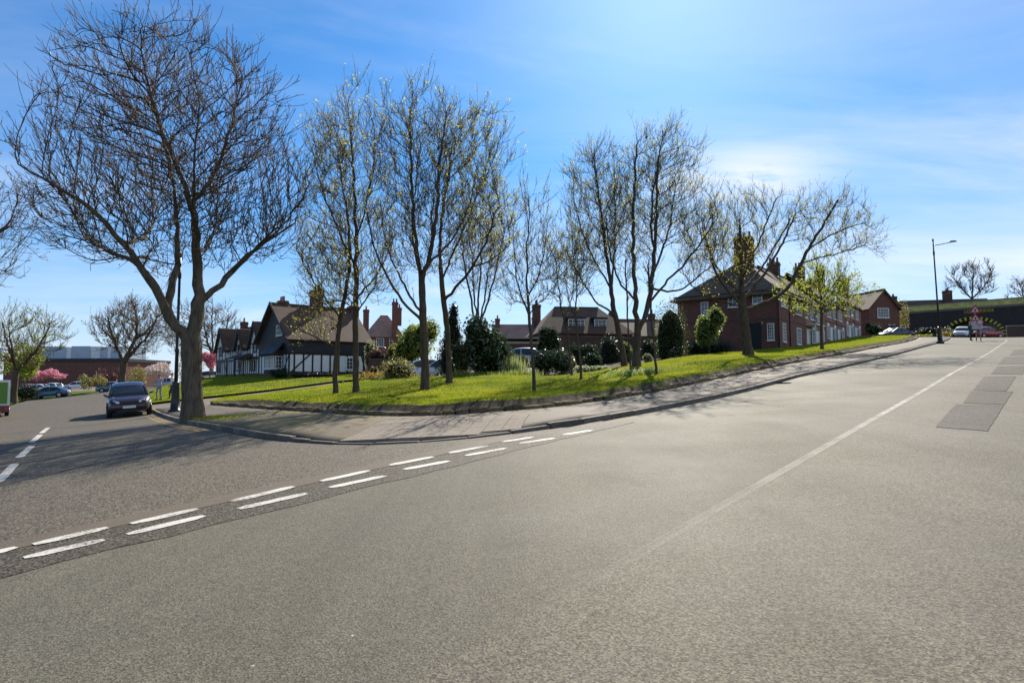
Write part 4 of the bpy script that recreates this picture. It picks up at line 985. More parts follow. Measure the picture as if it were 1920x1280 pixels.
def hip_roof(par, x0, x1, y0, y1, ze, zr, oh, mat, hip0=0., hip1=0., axis='x', th=.16, name='roof'):
    """ridge along axis; hip0/hip1 = how far the ridge starts in from each end (0 = gable)"""
    b = MB()
    if axis == 'x': f = lambda a, c, z: (a, c, z); A0, A1, B0, B1 = x0, x1, y0, y1
    else: f = lambda a, c, z: (c, a, z); A0, A1, B0, B1 = y0, y1, x0, x1
    mid = (B0+B1)/2; sl = (zr-ze)/(mid-B0); a0 = A0 - oh; a1 = A1 + oh; b0 = B0 - oh; b1 = B1 + oh; zo = ze - oh*sl
    r0 = A0 + hip0 if hip0 else a0; r1 = A1 - hip1 if hip1 else a1
    q = [[f(a0,b0,zo), f(a1,b0,zo), f(r1,mid,zr), f(r0,mid,zr)], [f(a1,b1,zo), f(a0,b1,zo), f(r0,mid,zr), f(r1,mid,zr)]]
    if hip0: q.append([f(a0,b1,zo), f(a0,b0,zo), f(r0,mid,zr)])
    if hip1: q.append([f(a1,b0,zo), f(a1,b1,zo), f(r1,mid,zr)])
    for s_ in q:
        v = [Vector(p) for p in s_]; nn = (v[1]-v[0]).cross(v[2]-v[0])
        if nn.z < 0: s_ = s_[::-1]
        b.slab(s_, th)
    o = b.build(name, M[mat], par)
    rt = MB(); rt.bar(f(r0,mid,zr+.02), f(r1,mid,zr+.02), .2, .09)
    rt.build('ridge_tiles', M[mat], o)
    return o
def gable_wall(b, axis, at, th, c0, c1, z0, ze, zr, mi=0):
    """pentagon wall; axis = the direction it is thin in"""
    poly = [(c0, z0), (c1, z0), (c1, ze), ((c0+c1)/2, zr), (c0, ze)]
    return b.prism(poly, axis, at, at + th, mi)
def chimney(par, x, y, z0, z1, w, d, mat, pots=2, potmat='brickpink'):
    b = MB(); b.box(x-w/2, x+w/2, y-d/2, y+d/2, z0, z1-.35); b.box(x-w/2-.07, x+w/2+.07, y-d/2-.07, y+d/2+.07, z1-.347, z1-.2); b.box(x-w/2-.02, x+w/2+.02, y-d/2-.02, y+d/2+.02, z1-.197, z1)
    o = b.build('chimney', M[mat], par)
    for i in range(pots):
        px_ = x if d >= w else x - w/2 + w*(i+.5)/pots; py_ = y - d/2 + d*(i+.5)/pots if d >= w else y
        MB().tube([(px_,py_,z1), (px_,py_,z1+.12), (px_,py_,z1+.5), (px_,py_,z1+.55)], [.16,.13,.115,.14], 8).build('chimney_pot', M[potmat], o)
    return o
def timber(par, a, b, w=.16, out=(0,-1,0)):
    d = (Vector(b)-Vector(a)).normalized(); side = d.cross(Vector(out))
    mb = MB(); mb.bar(Vector(a)+Vector(out)*.02, Vector(b)+Vector(out)*.02, w, .055, up=out); mb.build('timber', M['black'], par)

# ------------------------------------------------------------------ half-timbered house
C0 = Vector((-22.3, 64.0)); ang = math.atan2(.64, .77); z0 = H(C0.x, C0.y)
th = empty('timbered_house', (C0.x, C0.y, z0), ang, 'black and white half timbered house with steep brown tiled roofs', 'house')
w = MB(); w.box(0, 8.6, 0, 9, -.8, .5); w.box(.8, 6.8, 9.0, 29, -1.2, .45); w.build('plinth', M['brickdark'], th)
w = MB(); w.box(.06, 8.54, .06, 8.94, .5, 2.5); w.box(.86, 6.74, 8.95, 28.94, .45, 4.0)
w.build('wall', M['render'], th)
w = MB(); w.box(-.06, 8.66, -.06, 9.06, 2.5, 4.15)
for x in (-.06, 8.54): gable_wall(w, 'x', x, .12, -.06, 9.06, 4.15, 4.152, 7.8)
bo = w.build('boarded_wall', M['boards'], th)
bl = MB()
for k in range(9): bl.box(-.1, 8.7, -.1, -.062, 2.52 + k*.19, 2.54 + k*.19)
for k in range(26):
    z = 2.52 + k*.2; hw = 4.5 if z < 4.15 else 4.5*(7.7-z)/3.6
    if hw > .1: bl.box(-.1, -.062, 4.5-hw, 4.5+hw, z, z+.02)
bl.build('board_edges', M['black'], bo)
for x in [0.02] + [.95*i + .55 for i in range(9)] + [8.58]: timber(th, (x, .06, .5), (x, .06, 2.5))
timber(th, (0, .06, .55), (8.6, .06, .55)); timber(th, (0, .055, 2.43), (8.6, .055, 2.43))
timber(th, (.3, .05, .6), (1.2, .05, 1.5), .14); timber(th, (1.2, .05, 1.5), (2.2, .05, 2.4), .14); timber(th, (8.4, .05, .6), (7.9, .05, 2.4), .14)
window(th, (6.1, .03, .85), (1,0,0), 1.5, 1.35, 4, 3, fr=.1)
for y in [.02, .9, 7.3, 8.2, 8.98]: timber(th, (.06, y, .5), (.06, y, 2.5), out=(-1,0,0))
timber(th, (.055, 1.7, .55), (.055, .1, 2.4), .14, (-1,0,0)); timber(th, (.06, 0, 2.43), (.06, 9, 2.43), out=(-1,0,0))
window(th, (-.07, 3.5, 4.35), (0,-1,0), 1.7, 1.1, 4, 2, fr=.09)
# lean-to bay on the gable
b = MB(); b.box(-.9, .05, 1.6, 4.6, -.5, .85); bay = b.build('bay', M['brickdark'], th)
b = MB(); b.slab([(-1.25, 1.2, 2.35), (0, 1.2, 3.5), (0, 5.0, 3.5), (-1.25, 5.0, 2.35)][::-1], .12); b.box(-.85, .02, 1.7, 4.5, .85, 2.3, 0); b.build('bay_roof', M['boards'], bay)
window(bay, (-.9, 4.5, .9), (0,-1,0), 1.3, 1.3, 3, 3); window(bay, (-.9, 3.0, .9), (0,-1,0), 1.3, 1.3, 3, 3); window(bay, (-.85, 1.66, .9), (1,0,0), .75, 1.3, 2, 3)
hip_roof(th, 0, 8.6, 0, 9, 4.2, 7.9, .45, 'tile')
hip_roof(th, .8, 6.8, 9, 29, 4.0, 6.9, .4, 'tile', axis='y')
for y in (0, 1):
    a, c = ((-.5, -.42, 3.86), (-.5, 4.5, 7.92)) if y == 0 else ((-.5, 9.42, 3.86), (-.5, 4.5, 7.92))
    m = MB(); m.bar(a, c, .09, .28); m.build('bargeboard', M['black'], th)
# cross gables and timbered wing front
for i, yc in enumerate((11.8, 17.4, 25.2)):
    hw = (1.7, 1.35, 2.0)[i]; zr = (6.5, 6.0, 6.6)[i]
    g = MB(); gable_wall(g, 'x', .45, .4, yc-hw, yc+hw, 2.3, 3.9, zr - .25); cg = g.build('cross_gable', M['render'], th)
    b = MB(); sl = (zr-3.8)/hw
    b.slab([(.15, yc-hw-.3, 3.8-.3*sl+.1), (4.2, yc-hw-.3, 3.8-.3*sl+.1), (4.2, yc, zr+.05), (.15, yc, zr+.05)], .12); b.slab([(4.2, yc+hw+.3, 3.8-.3*sl+.1), (.15, yc+hw+.3, 3.8-.3*sl+.1), (.15, yc, zr+.05), (4.2, yc, zr+.05)], .12)
    b.build('gable_roof', M['tile'], cg)
    for s_ in (-1, 1): m = MB(); m.bar((.12, yc+s_*(hw+.3), 3.8-.3*sl), (.12, yc, zr), .08, .24); m.build('bargeboard', M['black'], cg)
    window(cg, (.45, yc+.5, 3.0), (0,-1,0), 1.0, 1.2, 2, 3, mat='black', fr=.08)
    for yy in (yc-hw+.08, yc-.7, yc+.7, yc+hw-.08): m = MB(); m.bar((.43, yy, 2.35), (.43, yy, 3.9), .15, .06, up=(-1,0,0)); m.build('timber', M['black'], cg)
    for (f_, z_, w_) in ((1, 2.4, .2), (.9, 4.0, .16)): m = MB(); m.bar((.42, yc-hw*f_, z_), (.42, yc+hw*f_, z_), w_, .06, up=(-1,0,0)); m.build('timber', M['black'], cg)
for y in np.arange(9.3, 29, .78): timber(th, (.86, y, .45), (.86, y, 4.0), .15, (-1,0,0))
for z in (.5, 2.3, 3.9): timber(th, (.855, 9, z), (.855, 29, z), .18, (-1,0,0))
for y in (10.2, 18.3, 24.0): timber(th, (.85, y, .5), (.85, y+.95, 2.3), .13, (-1,0,0))
door(th, (.86, 10.6, .1), (0,-1,0), .95, 2.1, 'white'); door(th, (.86, 20.2, .1), (0,-1,0), .95, 2.1, 'white')
for y in (14.6, 20.0, 28.2): window(th, (.86, y, .95), (0,-1,0), 1.8, 1.15, 4, 2, mat='black', fr=.09)
po = MB(); po.slab([(-.7, 12.4, 2.35), (.86, 12.4, 2.9), (.86, 19.2, 2.9), (-.7, 19.2, 2.35)][::-1], .1); 
for y in (12.6, 15.8, 19.0): po.bar((-.55, y, 0), (-.55, y, 2.4), .14, .14)
po.build('porch', M['boards'], th)
chimney(th, 4.6, 4.5, 7.0, 9.7, 1.0, 1.5, 'brickdark', 2, 'brickdark'); chimney(th, 1.6, 6.8, 6, 8.4, .8, .8, 'brickdark', 1, 'tilered')
chimney(th, 8.9, 4.4, 3, 8.2, .9, 1.3, 'brick', 2); chimney(th, 4.2, 13.8, 6.2, 9.4, 1.0, 1.4, 'brickdark', 3); chimney(th, 3.8, 27.0, 6.2, 7.8, .8, .8, 'brickdark', 1, 'tilered')
chimney(th, 6.6, 9.6, 5.5, 7.6, .7, .7, 'brick', 1)

# ------------------------------------------------------------------ brick terrace on the hill
TA = math.atan2(.785, .62); TC = Vector((23.9, 57.0)); tx = Vector((math.cos(TA), math.sin(TA))); ty = Vector((-tx.y, tx.x))
def terrace(name, s0, label, set_=0.0):
    p = TC + tx*s0 + ty*set_; return empty(name, (p.x, p.y, H(p.x, p.y)), TA, label, 'house', 'houses of the brick terrace')
a = terrace('terraced_house', 0, 'dark red brick end house with hipped roof and tall chimney')
w = MB(); w.box(0, 9.2, 0, 9.6, -1.5, 5.7); w.box(-.08, 9.2, -.08, 9.68, -1.5, .35); w.build('wall', M['brick'], a)
b = MB(); b.box(-.03, 9.2, -.03, 9.63, 3.0, 3.12); b.box(-.25, 9.2, -.25, 9.85, 5.62, 5.74); b.build('string_course', M['brickdark'], a)
hip_roof(a, 0, 9.2, 0, 9.6, 5.75, 9.5, .55, 'tilegrey', hip0=4.6)
chimney(a, 5.0, 4.6, 8.8, 11.9, 1.0, 1.7, 'brickdark', 3)
window(a, (0, 7.2, 3.75), (0,-1,0), .75, 1.3, 2, 3); window(a, (0, 4.55, 4.35), (0,-1,0), .9, 1.05, 2, 2); window(a, (0, 2.3, 4.5), (0,-1,0), .9, 1.0, 2, 2)
window(a, (0, 1.05, 1.1), (0,-1,0), .62, 1.55, 3, 5); window(a, (.9, 0, 1.0), (1,0,0), 1.0, 1.7, 3, 5); window(a, (.6, 0, 4.2), (1,0,0), 2.0, 1.1, 5, 2); window(a, (5.6, 0, 1.0), (1,0,0), 1.6, 1.6, 4, 4); window(a, (5.4, 0, 3.9), (1,0,0), 2.0, 1.3, 5, 3)
door(a, (0, 2.75, .05), (0,-1,0), 1.05, 2.6, 'blackplastic', 'black')
b = MB(); b.tube([(-.06, .02, 0), (-.06, .02, 5.6)], .05, 8); b.tube([(3.2, -.06, 0), (3.2, -.06, 5.6)], .05, 8); b.build('drainpipe', M['black'], a)
b = MB(); b.box(-.22, -.02, 1.38, 1.52, 2.55, 2.8); b.build('porch_lamp', M['greypole'], a)
labs = ['terrace house next to the hipped end house, with dark door canopy', 'middle terrace house with paired arched doorways behind small tree', 'terrace house with twin chimneys next to the gabled end house']
for i, s0 in enumerate((9.25, 20.0, 30.8)):
    h_ = terrace('terraced_house', s0, labs[i], .5); L_ = 10.65
    w = MB(); w.box(0, L_, 0, 8, -2.0, 5.2); w.build('wall', M['brickpink'], h_)
    w = MB(); w.box(-.01, L_+.01, -.05, 0, -1.0, .4); w.box(0, L_, -.04, 0, 2.75, 2.9); w.box(0, L_, -.12, 8.1, 5.1, 5.22); w.build('string_course', M['brickdark'], h_)
    hip_roof(h_, 0, L_, 0, 8, 5.22, 8.7 + (.2, .0, -.2)[i], .35, 'tilegrey')
    chimney(h_, 5.4, 4.0, 8.0, 10.1 + .15*i, .8, 1.15, 'brickdark', 3)
    for x in (.9, 3.9, 6.9): window(h_, (x, 0, 3.35), (1,0,0), 1.7, 1.35, 4, 3)
    for x in (.7, 4.4, 8.9): window(h_, (x, 0, .85), (1,0,0), .95, 1.5, 2, 4, arch=.35)
    for x in (2.2, 3.4, 6.2, 7.5): door(h_, (x, 0, .05), (1,0,0), .8, 2.1, ('white', 'boards')[int(x) % 2])
    if i == 0: b = MB(); b.box(1.2, 4.9, -1.2, 0, 2.55, 2.68); b.bar((1.35, -1.05, -.3), (1.35, -1.05, 2.56), .12, .12); b.bar((4.75, -1.05, -.3), (4.75, -1.05, 2.56), .12, .12); b.build('door_canopy', M['white'], h_)
    b = MB(); b.tube([(5.4, -.06, 0), (5.4, -.06, 5.1)], .05, 8); b.build('drainpipe', M['black'], h_)
# gabled house closing the row
ge = spot(1690, 98); e_ = empty('gabled_house', ge, rad(0), 'gabled brick house with white grid window beside the bridge', 'house', 'houses of the brick terrace')
e_.rotation_euler = (0, 0, rad(190)); 
w = MB(); w.box(0, 5.1, -9, 0, -2, 4.5); gable_wall(w, 'y', -.2, .2, 0, 5.1, 4.5, 4.505, 7.2); w.build('wall', M['brick'], e_)
hip_roof(e_, 0, 5.1, -9, 0, 4.6, 7.3, .4, 'tilegrey', axis='y'); window(e_, (3.7, 0, 2.9), (-1,0,0), 2.0, 1.5, 4, 3, fr=.1)
w = MB(); w.box(-1.2, -.02, -8, -1.2, -2, 4.9); w.build('side_wing', M['brick'], e_)
b = MB(); b.slab([(-1.6, -8.3, 4.9), (-1.6, -.8, 4.9), (1.6, -.8, 6.6), (1.6, -8.3, 6.6)][::-1], .14); b.build('wing_roof', M['tilegrey'], e_)
chimney(e_, 5.6, -5, 4, 9.6, 1.5, .9, 'brickdark', 3); window(e_, (1.9, 0, .6), (-1,0,0), 1.2, 1.3, 3, 3)

# ------------------------------------------------------------------ houses further back
def cottage(label, px, d, rz, L_, D_, ze, zr, wall_, roof_, wins, chs, hip=0., z=None, cat='house', name='brick_house'):
    o = empty(name, spot(px, d) if z is None else Vector((*spot(px, d).xy, z)), rz, label, cat)
    w = MB(); w.box(0, L_, 0, D_, -3, ze)
    if not hip:
        for x in (0, L_-.2): gable_wall(w, 'x', x, .2, 0, D_, ze, ze+.004, zr-.1)
    w.build('wall', M[wall_], o); hip_roof(o, 0, L_, 0, D_, ze, zr, .35, roof_, hip0=hip, hip1=hip)
    for (x, zz, ww, hh, nx, ny) in wins: window(o, (x, 0, zz), (1,0,0), ww, hh, nx, ny)
    for (x, y, za, zb, ww, dd) in chs: chimney(o, x, y, za, zb, ww, dd, wall_ if 'brick' in wall_ else 'brick', 2)
    return o
cottage('red brick house with pale roof and slim chimneys behind the timbered house', 684, 98, rad(12), 5.6, 6, 5.8, 9.0, 'brick', 'tilered', [(1.6,3.9,1.2,1.3,3,3),(3.6,3.9,1.1,1.3,3,3)], [(4.4,-.3,4,10.8,.9,.7),(5.2,3.5,7.5,10.4,.7,.7),(0,3,5,9.9,.9,.9)], hip=2.2)
brown = cottage('broad brown roofed house with dormer strip in the middle distance', 1012, 70, rad(8), 10.5, 9, 4.2, 7.4, 'brickdark', 'tile', [(.5,2.5,1.6,1.1,4,2),(5.0,2.6,2.4,1.0,5,2),(8.0,2.6,1.6,1.0,4,2)], [(1.0,7.5,2,8.0,.9,.9)], hip=2.6)
cottage('low brick house with pale slate roof right of the broad brown roof', 1120, 84, rad(4), 11, 8, 3.6, 6.0, 'brickdark', 'tilegrey', [(2,1.8,1.4,1.2,3,2),(6,1.8,1.4,1.2,3,2)], [(3,4,5.2,7.0,.8,1.0),(8.5,4,5.2,6.8,.8,1.0)])
cottage('red roofed house glimpsed left of the laurel, low in the distance', 925, 105, rad(0), 7.5, 7, 4.3, 7.2, 'brick', 'tilered', [(1,2.6,1.3,1.2,3,2),(4.6,2.6,1.3,1.2,3,2)], [(.6,3,6,8.2,.8,.8),(6.8,3,6,8.4,.8,.8)])
for (x_, nx_) in ((3.4, 4), (6.4, 3)):
    dg_ = MB(); dg_.box(x_, x_+nx_*.5, 1.0, 3.4, 4.6, 5.75); dg_.box(x_-.12, x_+nx_*.5+.12, .85, 3.6, 5.752, 5.9); dm_ = dg_.build('dormer', M['boards'], brown); window(dm_, (x_+.05, 1.0, 4.75), (1,0,0), nx_*.5-.1, .9, nx_, 2)
o = empty('garage_block', spot(945, 66), rad(3), 'flat roofed brick garage block with pale fascia bands', 'garage')
w = MB(); w.box(0, 5.2, 0, 6, -2, 2.7); w.build('wall', M['brickdark'], o); w = MB(); w.box(-.2, 5.4, -.25, 6.2, 2.72, 2.95); w.box(-.2, 5.4, -.3, 6.2, 3.25, 3.4); w.build('fascia', M['tactile'], o)
for k in range(2): w = MB(); w.box(.3+k*2.5, 2.4+k*2.5, -.06, -.002, 0, 2.2); w.build('garage_door', M['boards'], o)
o = empty('garden_wall', spot(1052, 56), rad(22), 'long high brick wall with coping behind the saplings', 'wall')
w = MB(); w.box(0, 9.2, 0, .3, -2, 2.6); w.build('brickwork', M['brickdark'], o)
for k in range(10): w = MB(); w.box(k*.92+.005, k*.92+.915, -.06, .36, 2.602, 2.7); w.build('coping_stone', M['kerb'], o)
o = empty('garden_wall', spot(690, 62), rad(14), 'brick wall with flat coping in front of the purple hedge', 'wall')
w = MB(); w.box(0, 4.2, 0, .25, -1, 1.7); w.build('brickwork', M['brickdark'], o)
for k in range(5): w = MB(); w.box(k*.84+.005, k*.84+.835, -.05, .3, 1.702, 1.78); w.build('coping_stone', M['kerb'], o)

# ------------------------------------------------------------------ works building at the far left
fz = spot(140, 165).z; o = empty('factory', (spot(60, 165).x, 165, fz), rad(-4), 'long dark red brick works with grey and white silos above', 'factory')
w = MB(); w.box(-8, 24, 0, 20, -4, 6.4); w.build('wall', M['brick'], o); w = MB(); w.box(-8.3, 24.3, -.3, 20.3, 6.402, 7.2); w.build('parapet', M['boards'], o)
t_ = plain('grey_cladding', (.44,.51,.58), .45, .5, var=.08, scale=.5); t2_ = plain('pale_cladding', (.80,.80,.78), .45, .5, var=.06, scale=.5)
for i, (x0, x1, m_) in enumerate([(-6,2,t_),(2.1,5.6,t_),(5.7,7.0,t2_),(7.1,12.4,t_),(12.5,15.0,t2_),(15.1,17.0,t_),(17.1,18.0,t2_),(18.1,21,t_)]):
    w = MB(); w.box(x0, x1, 4, 14, 6.0, 10.6 - .12*(i % 3)); n_ = max(2, int((x1-x0)/.5))
    for k in range(n_): xx = x0 + (x1-x0)*(k+.5)/n_; w.box(xx-.05, xx+.05, 3.94, 4, 7.2, 10.45 - .12*(i % 3))
    w.build('silo', m_, o)

# ------------------------------------------------------------------ railway bridge
BA = spot(1655, 114); BB = spot(2060, 93); bd = (BB.xy - BA.xy); BL = bd.length; bang = math.atan2(bd.y, bd.x)
bz = 8.0; br = empty('railway_bridge', (BA.x, BA.y, bz), bang, 'dark brick railway bridge with low arch and yellow warning marks', 'bridge')
dm = Vector((math.cos(bang), math.sin(bang)))
def along(px): # where the sight line at px crosses the bridge face
    u = (px - 960) / FPX * CT; a_ = BA.xy; # (a + s d).x = u (a + s d).y
    return (u*a_.y - a_.x) / (dm.x - u*dm.y)
sL, sR = along(1776), along(1884); sc = (sL+sR)/2; hw = (sR-sL)/2; dC = (BA.xy + dm*sc).y
za = P(1828, 600, dC).z - bz; zs = za - 2.6; zt = P(1828, 576, dC).z - bz
arc = [(sc - hw*math.cos(math.pi*i/24), zs + (za-zs)*math.sin(math.pi*i/24)) for i in range(25)]
b = MB(); b.prism([(0,-4),(sL,-4)] + arc + [(sR,-4),(BL,-4),(BL,zt),(0,zt)], 'y', 0, 9); b.build('brickwork', M['brickblack'], br)
M['parapet'] = plain('yellow_lichen_stone', (.62,.54,.17), .85, .2, var=.3, scale=1.2)
b = MB(); b.box(-.1, BL, -.22, .4, zt, zt+.85); b.build('parapet', M['parapet'], br)
b = MB(); b.box(-.1, BL, -.32, .5, zt+.852, zt+1.02); b.build('coping', M['tactile'], br)
b = MB(); b.box(-.1, BL, -.18, -.002, zt-.35, zt-.005); b.build('string_course', M['kerb'], br)
M['sigyel'] = plain('yellow_sign_paint', (.62,.56,.04), .5, .4, var=.06); 
for i in range(36):
    a0 = math.pi*(i+.06)/36; a1 = math.pi*(i+.94)/36; q = []
    for (aa, k) in ((a0,1.0),(a1,1.0),(a1,1.0),(a0,1.0)): q.append(aa)
    pl = [(sc-hw*math.cos(a0)*1.0, zs+(za-zs)*math.sin(a0)), (sc-hw*math.cos(a1), zs+(za-zs)*math.sin(a1)), (sc-(hw+.55)*math.cos(a1), zs+(za-zs+.55)*math.sin(a1)), (sc-(hw+.55)*math.cos(a0), zs+(za-zs+.55)*math.sin(a0))]
    b = MB(); b.prism(pl, 'y', -.05, -.002); b.build('chevron_block', M['sigyel'] if i % 2 else M['black'], br)
def text_obj(par, name, body, size, loc, rot, mat, ext=.01):
    c = bpy.data.curves.new(name, 'FONT'); c.body = body; c.size = size; c.extrude = ext; c.align_x = 'CENTER'
    t_o = bpy.data.objects.new('tmp_text', c); COL.objects.link(t_o); dg = bpy.context.evaluated_depsgraph_get(); me = bpy.data.meshes.new_from_object(t_o.evaluated_get(dg)); bpy.data.objects.remove(t_o)
    me.materials.clear(); me.materials.append(mat); return link(name, me, par, loc, rot)
text_obj(br, 'lettering', 'LOW BRIDGE', .66, (along(1842), -.03, P(1842, 586, dC).z - bz), (math.pi/2, 0, 0), M['sigyel'])
ar = empty('brick_house', Vector((*spot(1700, 134).xy, 8)), rad(-14), 'long dark slate roof with chimneys showing over the bridge', 'house')
w = MB(); w.box(-2, 20, 0, 8, -3, 7.8); w.build('wall', M['brickdark'], ar); hip_roof(ar, -2, 20, 0, 8, 7.8, 11.4, .4, 'tilegrey', hip1=3.0); chimney(ar, -1, 3, 8, 12.3, 1.2, 1.2, 'brickdark', 2); chimney(ar, 9.3, 3, 8, 13.2, 1.4, 1.4, 'brickdark', 3)

ww_ = empty('boundary_wall', spot(1893, 92), rad(-20), 'low brown brick wall with coping right of the arch', 'wall')
b = MB(); b.box(0, 9, 0, .35, -1.5, 1.7); b.build('brickwork', M['brickdark'], ww_)
for k in range(9): b = MB(); b.box(k+.006, k+.994, -.07, .42, 1.702, 1.85); b.build('coping_stone', M['tactile'], ww_)
# ------------------------------------------------------------------ vehicles
def loft(b, secs, mi=0, close=True, smooth=True):
    k = len(secs[0]); vs = [p for s in secs for p in s]; fs = []
    for i in range(len(secs)-1):
        for j in range(k-1): a = i*k+j; fs.append((a, a+1, a+k+1, a+k))
    if close: fs.append(tuple(range(k))); fs.append(tuple(range((len(secs)-1)*k, len(secs)*k))[::-1])
    return b.add(vs, fs, mi, smooth)
def car(label, loc, head, paint_, L_=4.35, W_=1.8, Ht=1.52, group='parked cars', style='hatch', slope=True, plate=True, name='parked_car'):
    c = empty(name, loc, head, label, 'car', group)
    if slope:
        f = Vector((math.cos(head), math.sin(head))); l = Vector((-f.y, f.x)); p = Vector(loc).xy
        gx = (H(*(p + f*1.3)) - H(*(p - f*1.3))) / 2.6; gy = (H(*(p + l*.8)) - H(*(p - l*.8))) / 1.6
        X = Vector((f.x, f.y, gx)).normalized(); Y = Vector((l.x, l.y, gy)).normalized(); Z = X.cross(Y).normalized(); Y = Z.cross(X)
        c.rotation_euler = Matrix((X, Y, Z)).transposed().to_euler()
    k = Ht / 1.5; w = W_ / 2
    st = {'hatch': [(-.5,.34,.66,.80),(-.485,.28,.80,.90),(-.43,.22,.92,.965),(-.30,.20,.95,.995),(-.1,.19,.93,1),(.1,.19,.91,1),(.22,.19,.92,.995),(.34,.20,.88,.975),(.43,.23,.80,.92),(.475,.27,.70,.83),(.5,.33,.56,.70)],
          'saloon': [(-.5,.36,.66,.78),(-.48,.30,.82,.88),(-.40,.22,.93,.96),(-.28,.20,.95,.995),(-.1,.19,.92,1),(.1,.19,.90,1),(.22,.19,.90,.995),(.34,.20,.84,.97),(.43,.23,.76,.91),(.475,.27,.67,.82),(.5,.33,.55,.70)]}[style]
    secs = []
    for (x, zb, zt, f) in st:
        ww = w*f; zt *= k; hgt = zt - zb
        half = [(0, zb), (ww*.86, zb), (ww*.97, zb+hgt*.18), (ww, zb+hgt*.45), (ww*.985, zb+hgt*.72), (ww*.94, zt-.05), (ww*.86, zt-.005), (ww*.5, zt+.015), (0, zt+.02)]
        secs.append([(x*L_, -y, z) for y, z in half] + [(x*L_, y, z) for y, z in half[-2::-1]])
    loft(MB(), secs).build('body', paint_, c)
    gh = {'hatch': [(-.465,.86,.90),(-.42,1.12,.96),(-.36,1.36,.97),(-.25,1.46,1),(-.08,1.5,1),(.06,1.46,1),(.13,1.33,.99),(.21,1.08,.97),(.27,.91,.94)],
          'saloon': [(-.40,.90,.92),(-.32,1.15,.96),(-.24,1.36,.98),(-.14,1.44,1),(-.02,1.46,1),(.06,1.42,1),(.12,1.28,.99),(.20,1.05,.97),(.26,.89,.94)]}[style]
    secs = []; top = []
    for (x, z, f) in gh:
        z *= k; bz_ = .88*k; wb = w*.93*f; t_ = max(0, (z-bz_)/(1.5*k-bz_)); wr = wb*(1-.22*t_)
        half = [(wb, min(bz_, z-.01)), (wb*.5+wr*.5, bz_*.5+z*.5-.02), (wr, z-.06*t_), (wr*.8, z-.005), (wr*.4, z+.012), (0, z+.016)]
        secs.append([(x*L_, -a, b_) for a, b_ in half] + [(x*L_, a, b_) for a, b_ in half[-2::-1]])
        if z > 1.30*k: top.append([(x*L_, -a, b_+.012) for a, b_ in half[2:]] + [(x*L_, a, b_+.012) for a, b_ in half[-2:1:-1]])
    loft(MB(), secs).build('windows', M['carglass'], c)
    rf = MB(); loft(rf, top, close=False)
    fr = gh[-1]; tr = [g for g in gh if g[1] > 1.30][-1]; re = gh[0]; rr_ = [g for g in gh if g[1] > 1.30][0]
    for s in (-1, 1):
        rf.bar((fr[0]*L_, s*w*.88, fr[1]*k), (tr[0]*L_, s*w*.755, tr[1]*k-.02), .07, .07); rf.bar((re[0]*L_+.05, s*w*.86, re[1]*k+.02), (rr_[0]*L_, s*w*.76, rr_[1]*k-.02), .13, .09)
        rf.bar((-.06*L_, s*w*.935, .9*k), (-.07*L_, s*w*.76, 1.44*k), .08, .05)
    rf.build('roof', paint_, c)
    for s in (-1, 1):
        b = MB(); b.add([(.395*L_, s*w*.9, .70*k), (.475*L_, s*w*.66, .62*k), (.492*L_, s*w*.42, .62*k), (.49*L_, s*w*.42, .70*k), (.455*L_, s*w*.66, .755*k), (.36*L_, s*w*.94, .83*k)], [(0,1,2,3,4,5)]).xform(Matrix.Translation((.012, s*.014, .012))).build('headlight', M['lamp'], c)
        b = MB(); b.box(-.497*L_, -.455*L_, *sorted((s*(w*.86-.15), s*w*.88)), .66*k, .84*k); b.build('tail_light', M['tail'], c)
        b = MB(); b.add([(.20*L_, s*w*.94, .93*k), (.20*L_, s*w*1.16, .95*k), (.20*L_, s*w*1.16, 1.07*k), (.20*L_, s*w*.96, 1.03*k), (.235*L_, s*w*.97, .94*k), (.23*L_, s*w*1.12, .97*k), (.23*L_, s*w*1.12, 1.04*k), (.232*L_, s*w*.97, 1.02*k)], [(0,1,2,3),(4,5,6,7),(0,1,5,4),(1,2,6,5),(2,3,7,6),(3,0,4,7)]).build('mirror', paint_, c)
    b = MB(); b.box(.478*L_, .508*L_, -w*.60, w*.60, .26, .36); b.box(.49*L_, .506*L_, -w*.42, w*.42, .57*k, .61*k); b.build('grille', M['blackplastic'], c)
    b = MB(); b.box(-.507*L_, -.47*L_, -w*.7, w*.7, .25, .40); b.build('rear_valance', M['blackplastic'], c)
    if plate:
        for x in (.502*L_, -.512*L_): b = MB(); b.box(x, x+.018, -.26, .26, .42, .53) if x > 0 else b.box(x-.012, x+.01, -.26, .26, .55, .66); b.build('number_plate', M['plate'], c)
    for sx in (-.30, .315):
        for s in (-1, 1):
            b = MB(); b.tube([(sx*L_, s*w*.78, .33), (sx*L_, s*(w*1.004), .33)], .385, 20); b.build('wheel_arch', M['blackplastic'], c)
            y0, y1 = s*w*.80, s*w*1.012
            t_ = MB().tube([(sx*L_, y0, .325), (sx*L_, y0+s*.03, .325), (sx*L_, y1-s*.03, .325), (sx*L_, y1, .325)], [.29,.325,.325,.30], 20).build('wheel', M['tyre'], c)
            r_ = MB(); r_.tube([(sx*L_, y1-s*.01, .325), (sx*L_, y1+s*.006, .325)], [.215,.20], 16, smooth=False)
            for q in range(5): a_ = q*2*math.pi/5; r_.bar((sx*L_, y1+s*.012, .325), (sx*L_+.19*math.cos(a_), y1+s*.012, .325+.19*math.sin(a_)), .05, .02, up=(0,1,0))
            r_.build('rim', M['rim'], t_)
    return c
PL = carpaint('plum_paint', (.030,.012,.018)); BLU = carpaint('blue_paint', (.045,.13,.24)); WHT = carpaint('white_car_paint', (.72,.74,.75), 0); RED = carpaint('red_paint', (.38,.02,.02), 0)
